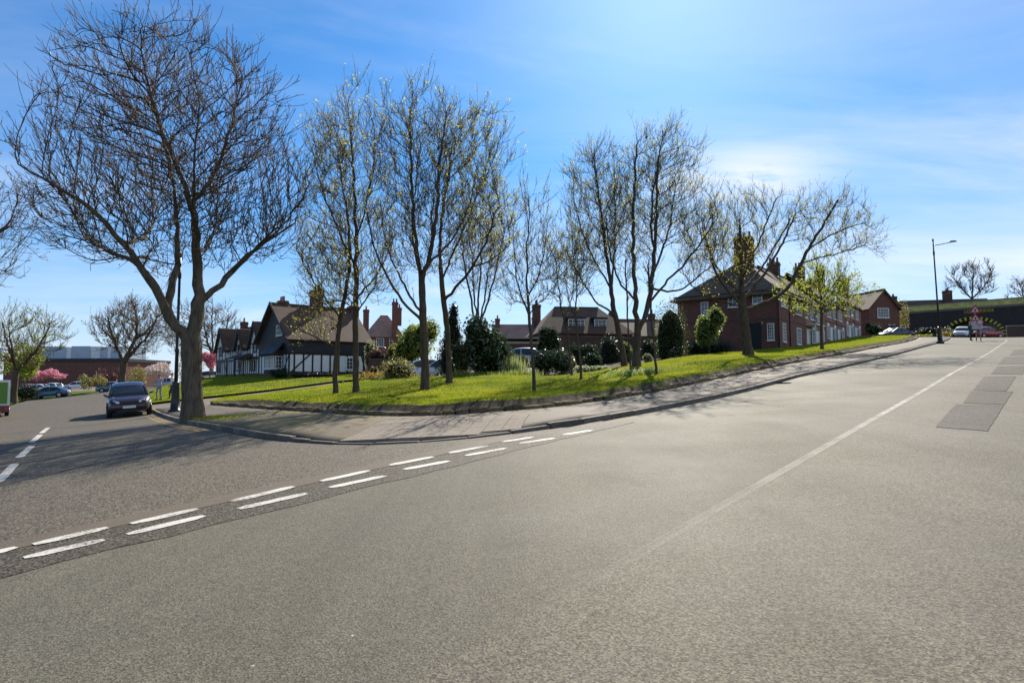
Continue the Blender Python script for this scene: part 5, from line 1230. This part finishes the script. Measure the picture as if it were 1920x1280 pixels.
NAV = carpaint('navy_paint', (.012,.018,.035)); SIL = carpaint('silver_paint', (.42,.45,.47), .5); GRN = carpaint('greenish_paint', (.14,.22,.22), .4)
cp = G(247, 781); side_dir = Vector((-6.7, 10.2)).normalized(); hd = math.atan2(-side_dir.y, -side_dir.x)
cd = Vector((side_dir.x, side_dir.y, 0))
pc = Vector((cp.x, cp.y, 0)) + cd*2.1; car('dark plum hatchback parked facing us beside the big sycamore', (pc.x, pc.y, H(pc.x, pc.y)), hd - rad(2), PL, 4.36, 1.80, 1.56, 'parked cars')
p = G(94, 745.5); print('blue', p); car('blue car crossing side on at the end of the side road', p, rad(195), BLU, 4.3, 1.78, 1.46, 'parked cars', 'saloon')
car('red car far left, next to white car in the works yard', spot(50, 124), rad(160), RED, group='cars in the works yard'); car('white car under the pink cherry blossom', spot(72, 122), rad(185), WHT, style='saloon', group='cars in the works yard')
car('white car half hidden right of the pink cherry', spot(97, 126), rad(170), WHT, group='cars in the works yard'); car('white car parked before the red works wall', spot(143, 134), rad(200), WHT, group='cars in the works yard')
car('greenish car behind the gnarled bare tree', spot(214, 96), rad(15), GRN, group='parked cars'); car('silver car left of the timbered house, behind the walkers', spot(318, 100), rad(20), SIL, group='parked cars'); car('silver car by the left end of the timbered house', spot(396, 93), rad(35), SIL, group='parked cars')
car('white car parked sideways between the lawn tree trunks', spot(832, 53), rad(178), WHT, 4.4, 1.8, 1.5, 'cars in the car park'); car('pale blue car beyond the round bush, mostly hidden', spot(787, 56), rad(200), carpaint('pale_blue_paint', (.30,.42,.52)), group='cars in the car park')
car('white car behind the dark laurel, right of the white sideways car', spot(888, 57), rad(182), WHT, group='cars in the car park'); car('pale van like car behind the slim young tree', spot(975, 60), rad(170), SIL, 4.6, 1.9, 1.9, 'cars in the car park')
car('dark navy car on the grass edge before the gabled house', spot(1683, 86), rad(188), NAV, 4.5, 1.8, 1.45, 'cars by the bridge', 'saloon')
car('white car glinting in the sun before the arch', spot(1809, 87.5), rad(228), WHT, 4.2, 1.8, 1.5, 'cars by the bridge'); car('red car right of the white one at the arch', spot(1853, 87), rad(10), RED, 4.2, 1.8, 1.52, 'cars by the bridge')
# box van cut by the left picture edge
vp = G(-22, 783); vn = empty('box_van', vp, math.atan2(1.0, -.86), 'white bodied van with green panel at left picture edge', 'van')
M['vangreen'] = plain('green_panel', (.12,.27,.05), .5, .3, var=.06); M['vanred'] = carpaint('dark_red_paint', (.10,.012,.014), 0)
b = MB(); b.box(0, 3.4, -.85, .85, .62, 1.98); b.build('box', WHT, vn)
b = MB(); b.box(-.02, -.001, -.74, .74, .72, 1.86); b.build('rear_panel', M['vangreen'], vn); b = MB(); b.box(.15, 3.2, -.872, -.852, .76, 1.84); b.build('side_panel', M['vangreen'], vn)
b = MB(); b.box(-.1, 5.0, -.84, .84, .28, .6); b.build('chassis', M['vanred'], vn)
secs = []
for (x, zt, ww) in ((3.5,1.9,.84),(4.2,1.9,.84),(4.7,1.35,.84),(5.2,1.1,.8),(5.35,.7,.74)): secs.append([(x,-ww,.4),(x,-ww,zt*.6),(x,-ww*.9,zt),(x,ww*.9,zt),(x,ww,zt*.6),(x,ww,.4)])
loft(MB(), secs).build('cab', M['vanred'], vn)
for x in (.7, 4.4):
    for s in (-1, 1): t_ = MB().tube([(x, s*.70, .31), (x, s*.86, .31)], .31, 18).build('wheel', M['tyre'], vn); MB().tube([(x, s*.861, .31), (x, s*.875, .31)], .18, 12).build('rim', M['rim'], t_)
for s in (-1, 1): b = MB(); b.box(-.125, -.101, s*.72-.08, s*.72+.08, .38, .54); b.build('tail_light', M['tail'], vn)

# ------------------------------------------------------------------ lamps, signs
def street_lamp(loc, hgt, label, arm_az, arm=1.8, foot=True):
    o = empty('street_lamp', loc, 0, label, 'street lamp', 'street lamps')
    MB().tube([(0,0,-.1),(0,0,.08),(0,0,.12),(0,0,.5),(0,0,1.25),(0,0,1.35),(0,0,1.42)], [.30,.30,.21,.19,.15,.17,.10], 12).build('pedestal', M['iron'], o)
    MB().tube([(0,0,1.4),(0,0,hgt*.38),(0,0,hgt*.385),(0,0,hgt*.40),(0,0,hgt*.405),(0,0,hgt*.86),(0,0,hgt*.865),(0,0,hgt*.9),(0,0,hgt*.905),(0,0,hgt)], [.085,.075,.10,.10,.07,.055,.08,.08,.055,.05], 10).build('pole', M['iron'], o)
    MB().tube([(0,0,hgt),(0,0,hgt+.1),(0,0,hgt+.2),(0,0,hgt+.3)], [.05,.085,.06,.01], 8).build('finial', M['iron'], o)
    u = Vector((math.cos(arm_az), math.sin(arm_az), 0)); z = Vector((0,0,1))
    a = MB().tube([z*(hgt-.35), u*.5+z*(hgt-.32), u*arm*.8+z*(hgt-.15)], [.035,.032,.03], 8).build('arm', M['iron'], o)
    pl = [(-.30,.0),(-.24,.09),(.1,.10),(.3,.03),(.3,-.01),(-.3,-.02)]; b = MB().prism(pl, 'y', -.11, .11); b.xform(Matrix.Translation(u*(arm*.85)+z*(hgt-.13)) @ Matrix.Rotation(arm_az, 4, 'Z')); l = b.build('lantern', M['iron'], o)
    MB().prism([(-.2,-.045),(.24,-.035),(.24,-.022),(-.2,-.024)], 'y', -.09, .09).xform(Matrix.Translation(u*(arm*.85)+z*(hgt-.13)) @ Matrix.Rotation(arm_az, 4, 'Z')).build('lens', M['lamp'], l)
    return o
lp = G(1763, 642, .1); k_ = street_lamp((lp.x, lp.y, lp.z), 9.6 * lp.y / 60, 'black lamp post on the pavement near the bridge', rad(-10), 2.0 * lp.y / 60); k_.rotation_euler = (0, rad(-1.6), 0)
lp = G(328, 772, .1); street_lamp((lp.x, lp.y, lp.z), 7.2, 'black lamp post beside the big sycamore trunk', rad(200))
sp_ = G(1831, 637.5, .1, 90); sp_.z = H(sp_.x, sp_.y); print('sign', sp_)
M['signred'] = plain('sign_red', (.50,.035,.03), .5, .4, var=.05); M['signwhite'] = plain('sign_white', (.60,.58,.55), .5, .4, var=.05)
def sign(loc, label, rz, parts):
    o = empty('road_sign', loc, rz, label, 'sign', 'road signs'); top = max(p[2] for p in parts)
    MB().tube([(0,.04,-.2),(0,.04,top)], .045, 8).build('pole', M['greypole'], o)
    for kind, zc, zt, wd in parts:
        if kind == 'tri':
            h_ = zt-zc; t_ = MB().prism([(-wd/2,zc),(wd/2,zc),(0,zt)], 'y', -.03, -.005).build('warning_triangle', M['signred'], o)
            MB().prism([(-wd*.30,zc+h_*.14),(wd*.30,zc+h_*.14),(0,zc+h_*.72)], 'y', -.036, -.031).build('symbol_field', M['signwhite'], t_); MB().prism([(-wd*.06,zc+h_*.2),(wd*.06,zc+h_*.2),(wd*.06,zc+h_*.48),(-wd*.06,zc+h_*.48)], 'y', -.040, -.037).build('symbol', M['black'], t_)
        elif kind == 'plate':
            q = MB().box(-wd/2, wd/2, -.03, -.005, zc, zt).build('plate', M['signwhite'], o)
            for i in range(4): MB().box(-wd*.38, wd*.38, -.034, -.031, zc+(zt-zc)*(.18+.2*i), zc+(zt-zc)*(.24+.2*i)).build('text_line', M['greypole'], q)
        else:
            q = MB().tube([(0,-.03,(zc+zt)/2),(0,-.005,(zc+zt)/2)], wd/2, 20, smooth=False).build('disc', M['signred'], o); MB().tube([(0,-.036,(zc+zt)/2),(0,-.031,(zc+zt)/2)], wd*.36, 20, smooth=False).build('disc_face', M['signwhite'], q)
    return o
m_ = sp_.y / FPX
sign(sp_, 'red warning triangles above a white plate before the low bridge', rad(-36), [('tri', m_*53, m_*70, .95), ('tri', m_*38, m_*53, .95), ('plate', m_*23, m_*37.5, 1.0)])
sq = spot(1843, sp_.y - 1); sign(sq, 'small round sign on a thin pole right of the warning triangles', rad(-36), [('disc', m_*31, m_*40, .55)])

# ------------------------------------------------------------------ people
def person(label, loc, rz, top_c, leg_c, hair_c, hgt=1.72, stride=.22, group='people'):
    P_ = empty('person', loc, rz, label, 'person', group); s = hgt / 1.75
    J = {'pel': (0,0,.95), 'wst': (0,0,1.1), 'chs': (0,.0,1.32), 'nck': (0,.01,1.48), 'hd0': (0,.02,1.56), 'hd1': (0,.03,1.66), 'hd2': (0,.02,1.74),
         'hpL': (.10,0,.90), 'knL': (.105,.10+stride*.3,.50), 'anL': (.10,stride*.7,.09), 'toL': (.11,stride*.7+.19,.035), 'hpR': (-.10,0,.90), 'knR': (-.105,.02,.49), 'anR': (-.10,-stride,.10), 'toR': (-.11,-stride+.19,.035),
         'shL': (.19,0,1.42), 'elL': (.25,-.05,1.14), 'wrL': (.25,.05,.90), 'haL': (.25,.08,.82), 'shR': (-.19,0,1.42), 'elR': (-.25,-.02,1.14), 'wrR': (-.25,.10,.90), 'haR': (-.25,.14,.82)}
    E_ = [('pel','wst'),('wst','chs'),('chs','nck'),('nck','hd0'),('hd0','hd1'),('hd1','hd2'),('pel','hpL'),('hpL','knL'),('knL','anL'),('anL','toL'),('pel','hpR'),('hpR','knR'),('knR','anR'),('anR','toR'),('chs','shL'),('shL','elL'),('elL','wrL'),('wrL','haL'),('chs','shR'),('shR','elR'),('elR','wrR'),('wrR','haR')]
    Rr = {'pel': .15,'wst': .14,'chs': .16,'nck': .055,'hd0': .075,'hd1': .10,'hd2': .07,'hp': .095,'kn': .065,'an': .045,'to': .04,'sh': .07,'el': .048,'wr': .032,'ha': .035}
    names = list(J); bm = bmesh.new(); ly = bm.verts.layers.skin.verify(); vs = {n: bm.verts.new(Vector(J[n])*s) for n in names}
    for a, b in E_: bm.edges.new((vs[a], vs[b]))
    for n in names:
        r = Rr.get(n, Rr.get(n[:2], .05))*s; vs[n][ly].radius = (r, r*(.72 if n in ('pel','wst','chs') else 1)); vs[n][ly].use_root = (n == 'pel')
    me = bpy.data.meshes.new('body'); bm.to_mesh(me); bm.free(); t_o = bpy.data.objects.new('tmp_body', me); COL.objects.link(t_o)
    t_o.modifiers.new('s', 'SKIN').use_smooth_shade = True; sd = t_o.modifiers.new('d', 'SUBSURF'); sd.levels = sd.render_levels = 1
    m2 = bpy.data.meshes.new_from_object(t_o.evaluated_get(bpy.context.evaluated_depsgraph_get())); bpy.data.objects.remove(t_o)
    skin = M.setdefault('skin', plain('skin', (.45,.27,.20), .6, .3, var=.05)); mm = [plain('top_cloth', top_c, .9, .1), plain('leg_cloth', leg_c, .9, .1), skin, M['tyre']]
    m2.materials.clear(); [m2.materials.append(x) for x in mm]
    for f in m2.polygons:
        z = f.center.z/s; x = abs(f.center.x)/s
        f.material_index = 2 if z > 1.47 or (x > .2 and z < .90) else (0 if z > .93 or x > .2 else (1 if z > .10 else 3)); f.use_smooth = True
    m2.name = 'body'; body = link('body', m2, P_)
    h = MB()
    for i in range(5): h.tube([Vector((0,.02,1.655+.02*i))*s + Vector((0,-.012,0)), Vector((0,.02,1.675+.02*i))*s + Vector((0,-.012,0))], [.112*s*math.cos(i*.3), .112*s*math.cos((i+1)*.3)], 14)
    h.build('hair', plain('hair', hair_c, .8, .2), P_)
    fc = MB()
    for sx in (-1, 1): fc.box(sx*.036*s-.012, sx*.036*s+.012, .115*s, .128*s, 1.635*s, 1.648*s)
    fc.box(-.025*s, .025*s, .112*s, .122*s, 1.575*s, 1.583*s); fc.build('eyes_and_mouth', M['black'], P_)
    ns = MB(); ns.prism([(.10*s,1.60*s),(.148*s,1.60*s),(.115*s,1.64*s)], 'x', -.014*s, .014*s); ns.build('nose', skin, P_)
    for sx, q in ((1,'haL'),(-1,'haR')):
        f = MB(); c_ = Vector(J[q])*s
        for i in range(4): a = c_ + Vector((0, (i-1.5)*.017, -.015))*s; f.tube([a, a + Vector((-sx*.006,.004,-.04))*s, a + Vector((-sx*.022,.010,-.07+abs(i-1.4)*.006))*s], [.010*s,.009*s,.006*s], 6)
        a = c_ + Vector((0,.03,.02))*s; f.tube([a, a + Vector((-sx*.01,.022,-.03))*s, a + Vector((-sx*.012,.026,-.055))*s], [.011*s,.010*s,.007*s], 6); f.build('fingers', skin, P_)
    return P_
p1 = G(322, 748, .1); person('person in pale top and dark trousers walking by the far kerb', (p1.x, p1.y, p1.z), rad(100), (.62,.60,.58), (.05,.06,.08), (.25,.22,.2), 1.75)
p1 = G(298, 750, .1); person('person in lavender grey coat standing left of the pale topped walker', (p1.x, p1.y, p1.z), rad(170), (.38,.36,.42), (.30,.29,.33), (.16,.11,.07), 1.72, .08)
p1 = spot(1824, sp_.y - 2.0, .1); person('person in dark green jacket waiting by the bridge signs', p1, rad(-150), (.05,.09,.075), (.03,.03,.035), (.3,.2,.15), 1.74, .1)

# ------------------------------------------------------------------ shrubs, hedges, flowers
def LF(name, c1, c2, tr=.35, rough=.45, spec=.4): M[name] = leafy(name, c1, c2, tr, rough, spec); return name
LF('laurel_leaf', (.020,.038,.010), (.075,.12,.035), .2, .22, .8); LF('conifer_leaf', (.014,.028,.014), (.04,.065,.03), .15); LF('willow_leaf', (.13,.17,.02), (.30,.34,.06), .5); LF('box_leaf', (.04,.06,.015), (.12,.15,.04), .3)
LF('golden_leaf', (.14,.13,.03), (.34,.29,.08), .4); LF('purple_leaf', (.06,.018,.022), (.14,.045,.045), .3); LF('pale_leaf', (.24,.30,.10), (.52,.56,.26), .4); LF('pink_blossom', (.50,.14,.22), (.78,.34,.42), .35); LF('white_blossom', (.48,.38,.34), (.74,.62,.56), .35)
LF('red_petal', (.50,.05,.01), (.70,.20,.02), .4); LF('spear_leaf', (.10,.17,.03), (.30,.36,.09), .5); LF('yellow_petal', (.65,.50,.03), (.75,.60,.08), .4); LF('white_petal', (.66,.66,.60), (.80,.80,.76), .35); LF('variegated_leaf', (.05,.08,.02), (.46,.46,.26), .3)
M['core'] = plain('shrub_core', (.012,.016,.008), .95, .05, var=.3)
def blob_pts(E, n, rs, shell=.70, flat=None):
    vol = np.array([e[3]*e[4] + e[3]*e[5] + e[4]*e[5] for e in E]); out = []; nr = []
    for e, m in zip(E, np.maximum(6, (n*vol/vol.sum()).astype(int))):
        d = rs.normal(size=(m, 3)); d /= np.linalg.norm(d, axis=1)[:, None]; lump = 1 + .20*np.sin(d[:, 0]*5 + e[0]*3)*np.sin(d[:, 1]*6 + 1)*np.sin(d[:, 2]*5 + e[2]) + .10*np.sin(d[:, 0]*11 + e[2]*5)*np.sin(d[:, 2]*12 + e[0])
        r = rs.uniform(shell**2, 1.10**2, m)**.5 * lump; out.append(d*r[:, None]*np.array(e[3:6]) + np.array(e[:3])); nr.append(d)
    return np.vstack(out), np.vstack(nr)
def shrub(name, label, px0, px1, py0, d, mat, n, leaf, shape='round', seed=1, py1=None, cat='shrub', group='garden shrubs', stem=None, core=True, off=.1, spots=None, depth=None):
    """px0..px1 wide, top at py0, rooted on the ground at distance d"""
    rs = np.random.RandomState(seed); s = d / FPX; c = spot((px0+px1)/2, d, off); w_ = (px1-px0)*s/2; ht = P((px0+px1)/2, py0, d).z - c.z
    o = empty(name, c, 0, label, cat, group); z0_ = 0
    if stem: z0_ = ht*stem; MB().tube([(0,0,-.1),(.05,0,z0_*.5),(0,.03,z0_+ht*.1)], [.09,.07,.05], 8).build('stem', M['bark2'], o)
    hh = ht - z0_; dp = depth or w_*.95; E = []
    if shape == 'round': E = [(0,0,z0_+hh*.45,w_*.78,dp*.8,hh*.45)] + [(rs.uniform(-.62,.62)*w_, rs.uniform(-.5,.2)*dp, z0_+hh*rs.uniform(.2,.78), w_*rs.uniform(.3,.55), dp*.5, hh*rs.uniform(.2,.34)) for _ in range(9)]
    elif shape == 'dome': E = [(0,0,hh*.38,w_,dp,hh*.62), (0,0,hh*.15,w_*.95,dp*.95,hh*.3)]
    elif shape == 'cone':
        for k in range(6): f = k/5; E.append((rs.normal(0,.05), rs.normal(0,.05), hh*(.14+.74*f), w_*(1-.72*f), dp*(1-.72*f), hh*.17))
    elif shape == 'hedge':
        m = max(2, int(w_*2/hh)); E = [(-w_ + w_*2*(k+.5)/m, 0, hh*.5, w_*1.35/m, dp, hh*.52) for k in range(m)]
    elif shape == 'spread':
        for k in range(9): a_ = rs.rand()*6.28; q = rs.uniform(.2,.75); E.append((w_*q*math.cos(a_), dp*q*math.sin(a_), z0_+hh*rs.uniform(.35,.8), w_*.36, dp*.36, hh*.22))
    pt, nr = blob_pts(E, n, rs); keep = pt[:, 2] > -.05; pt, nr = pt[keep], nr[keep]
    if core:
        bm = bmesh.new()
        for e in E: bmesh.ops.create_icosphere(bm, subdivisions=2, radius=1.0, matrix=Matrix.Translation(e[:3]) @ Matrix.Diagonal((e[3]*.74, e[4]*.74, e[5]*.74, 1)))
        me = bpy.data.meshes.new('dark_core'); bm.to_mesh(me); bm.free(); me.materials.append(M['core']); link('dark_core', me, o)  # dark solid core added inside the leaf shell to stop see-through
    f = link('foliage', leaf_mesh('foliage', pt, leaf, rs, M[mat], nr), o); f['kind'] = 'stuff'
    if spots:
        q = rs.choice(len(pt), spots[1]); g = link('flowers', leaf_mesh('flowers', pt[q]*1.0 + nr[q]*.04, spots[2], rs, M[spots[0]], nr[q]), o); g['kind'] = 'stuff'
    return o
shrub('laurel_bush', 'tall dark glossy laurel bush behind the lawn centre', 868, 958, 598, 43, 'laurel_leaf', 6500, .24, 'round', 1)
shrub('conifer', 'dark conifer left of the glossy laurel', 818, 880, 572, 48, 'conifer_leaf', 6000, .15, 'cone', 2, cat='tree', group='evergreens')
shrub('small_evergreen', 'mid green bush between the curved trunk and the laurel', 845, 882, 632, 41.5, 'box_leaf', 2200, .12, 'round', 3)
shrub('willow', 'yellow green round headed willow behind the lawn trees', 737, 822, 602, 62, 'willow_leaf', 6500, .22, 'round', 4, stem=.2, cat='tree', group='background trees')
shrub('rounded_bush', 'broad rounded bush with flecked leaves at the lawn edge', 712, 780, 673, 40.5, 'golden_leaf', 4200, .09, 'dome', 5, spots=('pale_leaf', 500, .08))
shrub('purple_hedge', 'purple leaved hedge above the brick wall', 692, 760, 652, 65, 'purple_leaf', 2600, .16, 'hedge', 6, cat='hedge', depth=.9)
shrub('blossom_shrub', 'pale flowering shrub at the right end of the timbered house', 682, 715, 632, 67, 'pale_leaf', 1500, .17, 'round', 7); shrub('golden_shrub', 'golden green shrub above the right part of the purple hedge', 722, 765, 645, 64, 'golden_leaf', 2000, .16, 'round', 8)
shrub('flower_bed', 'bed of red and orange flowers left of the rounded bush', 676, 724, 698, 43, 'spear_leaf', 900, .12, 'hedge', 9, cat='flowers', group='flowers', spots=('red_petal', 700, .10), core=False, depth=.7)
shrub('low_shrub', 'small yellow shrub above the red flower bed', 690, 712, 684, 50, 'golden_leaf', 700, .1, 'round', 10); shrub('low_shrub', 'small round green shrub below the red flower bed', 692, 712, 706, 40, 'box_leaf', 500, .08, 'dome', 11); shrub('low_shrub', 'tiny clipped shrub beside the leaning trunk', 636, 646, 712, 45, 'box_leaf', 300, .07, 'dome', 12)
shrub('clipped_ball', 'dark ball shaped topiary standing above the black hedge', 1006, 1050, 613, 46, 'laurel_leaf', 2600, .13, 'round', 13, stem=.42); shrub('clipped_hedge', 'dark square clipped hedge behind the slim young tree', 1003, 1070, 656, 43.5, 'laurel_leaf', 4000, .12, 'hedge', 14, cat='hedge', depth=1.0)
shrub('topiary', 'tall dome shaped yew at the left corner of the brick house', 1226, 1291, 563, 53, 'box_leaf', 9000, .10, 'dome', 15, cat='topiary'); shrub('clipped_ball', 'rounded dark shrub left of the curved trunk tree', 1122, 1162, 627, 51, 'conifer_leaf', 2500, .12, 'dome', 16)
shrub('standard_bush', 'bright green bushy head on a bare stem by the brick wall', 1302, 1358, 578, 54.5, 'spear_leaf', 3800, .2, 'round', 17, stem=.24); shrub('low_shrub', 'dark low planting at the foot of the brick house', 1292, 1372, 640, 56, 'conifer_leaf', 3000, .12, 'hedge', 18, depth=1.0)
shrub('flowering_shrub', 'white flowering shrub right of the two thin saplings', 1080, 1142, 686, 42, 'spear_leaf', 1500, .09, 'hedge', 19, spots=('white_petal', 420, .08), depth=.7); shrub('flowering_shrub', 'pale green shrub between the V forked trunk and thin sapling', 1205, 1226, 662, 44, 'variegated_leaf', 1100, .10, 'round', 20)
shrub('flowering_shrub', 'white flowering shrub at the foot of the dome yew', 1256, 1282, 650, 49.5, 'box_leaf', 900, .1, 'round', 21, spots=('white_petal', 160, .08)); shrub('mixed_shrub', 'olive shrub between the black hedge and the thin saplings', 1050, 1082, 668, 46, 'golden_leaf', 1500, .12, 'round', 45); shrub('mixed_shrub', 'dark green shrub right behind the two thin saplings', 1092, 1128, 660, 48, 'laurel_leaf', 1700, .15, 'round', 46); shrub('mixed_shrub', 'bronze shrub at the foot of the brown roofed house', 1142, 1176, 655, 52, 'purple_leaf', 1500, .14, 'round', 47); shrub('mixed_shrub', 'leafy green shrub behind the tall pale reeds', 946, 1004, 664, 48, 'box_leaf', 2400, .14, 'round', 48); shrub('mixed_shrub', 'dark rambling shrub between V forked tree and dome yew', 1200, 1234, 640, 54, 'conifer_leaf', 1800, .14, 'round', 49); shrub('climber', 'dark climber covering the high brick wall behind saplings', 1062, 1120, 646, 55, 'laurel_leaf', 2200, .16, 'hedge', 44, depth=.4); shrub('low_shrub', 'green shrub just left of the V forked trunk', 1166, 1190, 640, 50, 'spear_leaf', 1100, .13, 'round', 22)
shrub('clipped_ball', 'glossy round bush by the right end of the terrace', 1626, 1660, 603, 91, 'laurel_leaf', 1800, .2, 'round', 23); shrub('clipped_ball', 'lower glossy bush between round bush and navy car', 1655, 1690, 609, 92, 'laurel_leaf', 1500, .2, 'round', 24)
shrub('climber', 'yellowish climber on the right end of the gabled house', 1684, 1706, 566, 104, 'golden_leaf', 1500, .22, 'hedge', 25, core=False, depth=.8); shrub('flowering_shrub', 'white flowering bush at the foot of the bridge', 1722, 1790, 612, 95, 'conifer_leaf', 2200, .2, 'spread', 26, spots=('white_petal', 240, .2))
shrub('flower_bed', 'red and yellow flowers beside the far lamp post', 1764, 1786, 622, 88, 'spear_leaf', 300, .2, 'hedge', 27, cat='flowers', group='flowers', spots=('red_petal', 130, .2), core=False, depth=.6); shrub('flower_bed', 'yellow flowers on the grass near the bridge', 1722, 1750, 627, 86, 'spear_leaf', 260, .16, 'hedge', 28, cat='flowers', group='flowers', spots=('yellow_petal', 160, .15), core=False, depth=.5)
shrub('cherry_tree', 'pink cherry in bloom at the left end of the timbered house', 372, 412, 658, 90, 'pink_blossom', 3000, .24, 'spread', 29, stem=.3, cat='tree', group='blossom trees', core=False); shrub('cherry_tree', 'pink cherry in bloom before the red works', 52, 116, 692, 118, 'pink_blossom', 3000, .28, 'spread', 30, stem=.42, cat='tree', group='blossom trees', core=False)
shrub('cherry_tree', 'pale blossom tree behind the walkers', 262, 330, 676, 108, 'white_blossom', 2200, .26, 'spread', 31, stem=.35, cat='tree', group='blossom trees', core=False)
shrub('bush', 'olive brown bush left of the gnarled bare tree', 150, 196, 700, 90, 'golden_leaf', 2000, .18, 'spread', 32, core=False); shrub('leafy_tree', 'yellow green tree behind the round headed park tree', -10, 72, 640, 76, 'willow_leaf', 4200, .26, 'spread', 33, stem=.2, cat='tree', group='background trees', core=False); shrub('hedge', 'green hedge at the foot of the park tree', -30, 66, 722, 66, 'box_leaf', 3000, .16, 'hedge', 34, cat='hedge', depth=1.0)
shrub('bush', 'brown thicket behind the big sycamore trunk', 330, 385, 650, 112, 'golden_leaf', 2400, .25, 'round', 35, core=False); shrub('bush', 'rust brown thicket before the red works wall', 175, 225, 688, 112, 'purple_leaf', 1500, .25, 'spread', 36, core=False); shrub('bush', 'tall straw coloured thicket right of the gnarled tree', 240, 275, 682, 100, 'golden_leaf', 1500, .22, 'round', 37, core=False)
shrub('shaded_hedge', 'low dark hedge under the white panels of the timbered house', 548, 625, 699, 62, 'conifer_leaf', 2400, .12, 'hedge', 38, cat='hedge', depth=.5); shrub('low_shrub', 'dark shrub under the lean to bay of the timbered house', 500, 542, 690, 62.5, 'conifer_leaf', 1500, .13, 'round', 39)
shrub('distant_tree', 'dark evergreen head above the middle distance roofs', 1082, 1114, 586, 118, 'conifer_leaf', 1500, .3, 'round', 40, stem=.3, cat='tree', group='background trees'); shrub('distant_tree', 'pale green tree line right of the dark evergreen head', 1104, 1150, 600, 122, 'willow_leaf', 1600, .3, 'hedge', 41, cat='tree', group='background trees', depth=2)
def tuft(label, px, d, n, hgt, spread, mat, seed, flowers=None, lawn_=True, name='daffodil_clump', cat='flowers'):
    rs = np.random.RandomState(seed); o = empty(name, on_lawn(px, d) if lawn_ else spot(px, d, .12), 0, label, cat, 'flowers')
    bp = np.stack([rs.normal(0, spread, n), rs.normal(0, spread*.6, n), np.zeros(n)], 1); th_ = rs.rand(n)*6.28; sd = np.stack([np.cos(th_), np.sin(th_), np.zeros(n)], 1)*.016
    bp[:, 2] += .057*bp[:, 0] + .049*bp[:, 1]
    tip = bp + np.stack([rs.normal(0,.10,n), rs.normal(0,.10,n), hgt*rs.uniform(.6,1.2,n)], 1); mid_ = bp*.5 + tip*.5 + np.array([0,0,hgt*.12])
    V = np.stack([bp-sd, bp+sd, mid_+sd*.8, tip, mid_-sd*.8], 1).reshape(-1,3); link('leaves', np_mesh('leaves', V, np.arange(5*n).reshape(-1,5), [M[mat]]), o)['kind'] = 'stuff'
    if flowers: q = rs.choice(n, n//4); link('petals', leaf_mesh('petals', tip[q] + np.array([0,0,.03]), .07, rs, M[flowers]), o)['kind'] = 'stuff'
tuft('pale flowered bulb clump on the grass between saplings', 1180, 31.5, 420, .28, .7, 'spear_leaf', 1, 'white_petal'); tuft('bulb clump at the foot of the thin straight sapling', 1218, 31.8, 160, .26, .35, 'spear_leaf', 2, 'white_petal'); tuft('bright spiky leaves left of the laurel foot', 862, 40.0, 500, .5, .55, 'spear_leaf', 3, 'yellow_petal', False); tuft('bright spiky leaves below the laurel', 905, 39.5, 400, .45, .5, 'spear_leaf', 4, None, False); tuft('spiky leaves between laurel and slim young tree', 970, 39.0, 420, .55, .6, 'spear_leaf', 5, None, False); tuft('yellow green spiky leaves right of the rounded bush', 790, 39.3, 300, .4, .4, 'spear_leaf', 6, 'yellow_petal', False)
tuft('tall pale reeds beside the dark laurel', 962, 42, 350, 1.3, .4, 'pale_leaf', 7, None, False, 'reed_clump', 'plant')

bt = G(362, 786, .1); o = empty('grass_tuft', bt, 0, 'mossy yellow grass growing round the big sycamore foot', 'grass', 'flowers'); rs = np.random.RandomState(77); n = 2600
an = rs.rand(n)*6.28; rr2 = .42 + np.abs(rs.normal(0, .55, n)); bp = np.stack([np.cos(an)*rr2*1.2 + .35, np.sin(an)*rr2*.8, np.zeros(n)], 1); keep = dist_line(bp[:, :2] + np.array([bt.x, bt.y]), kerb_line) > .2; keep &= inside(pave_poly, bp[:, :2] + np.array([bt.x, bt.y])); bp = bp[keep]; n = len(bp)
bp[:, 2] = Hn(bp[:, :2] + np.array([bt.x, bt.y])) + .1 - bt.z; th_ = rs.rand(n)*6.28; sd = np.stack([np.cos(th_), np.sin(th_), np.zeros(n)], 1)*.012; tip = bp + np.stack([rs.normal(0,.03,n), rs.normal(0,.03,n), rs.uniform(.03,.10,n)], 1)
link('blades', np_mesh('blades', np.stack([bp-sd, bp+sd, tip], 1).reshape(-1,3), np.arange(3*n).reshape(-1,3), [M['blade']]), o)['kind'] = 'stuff'; o['group'] = 'grass'
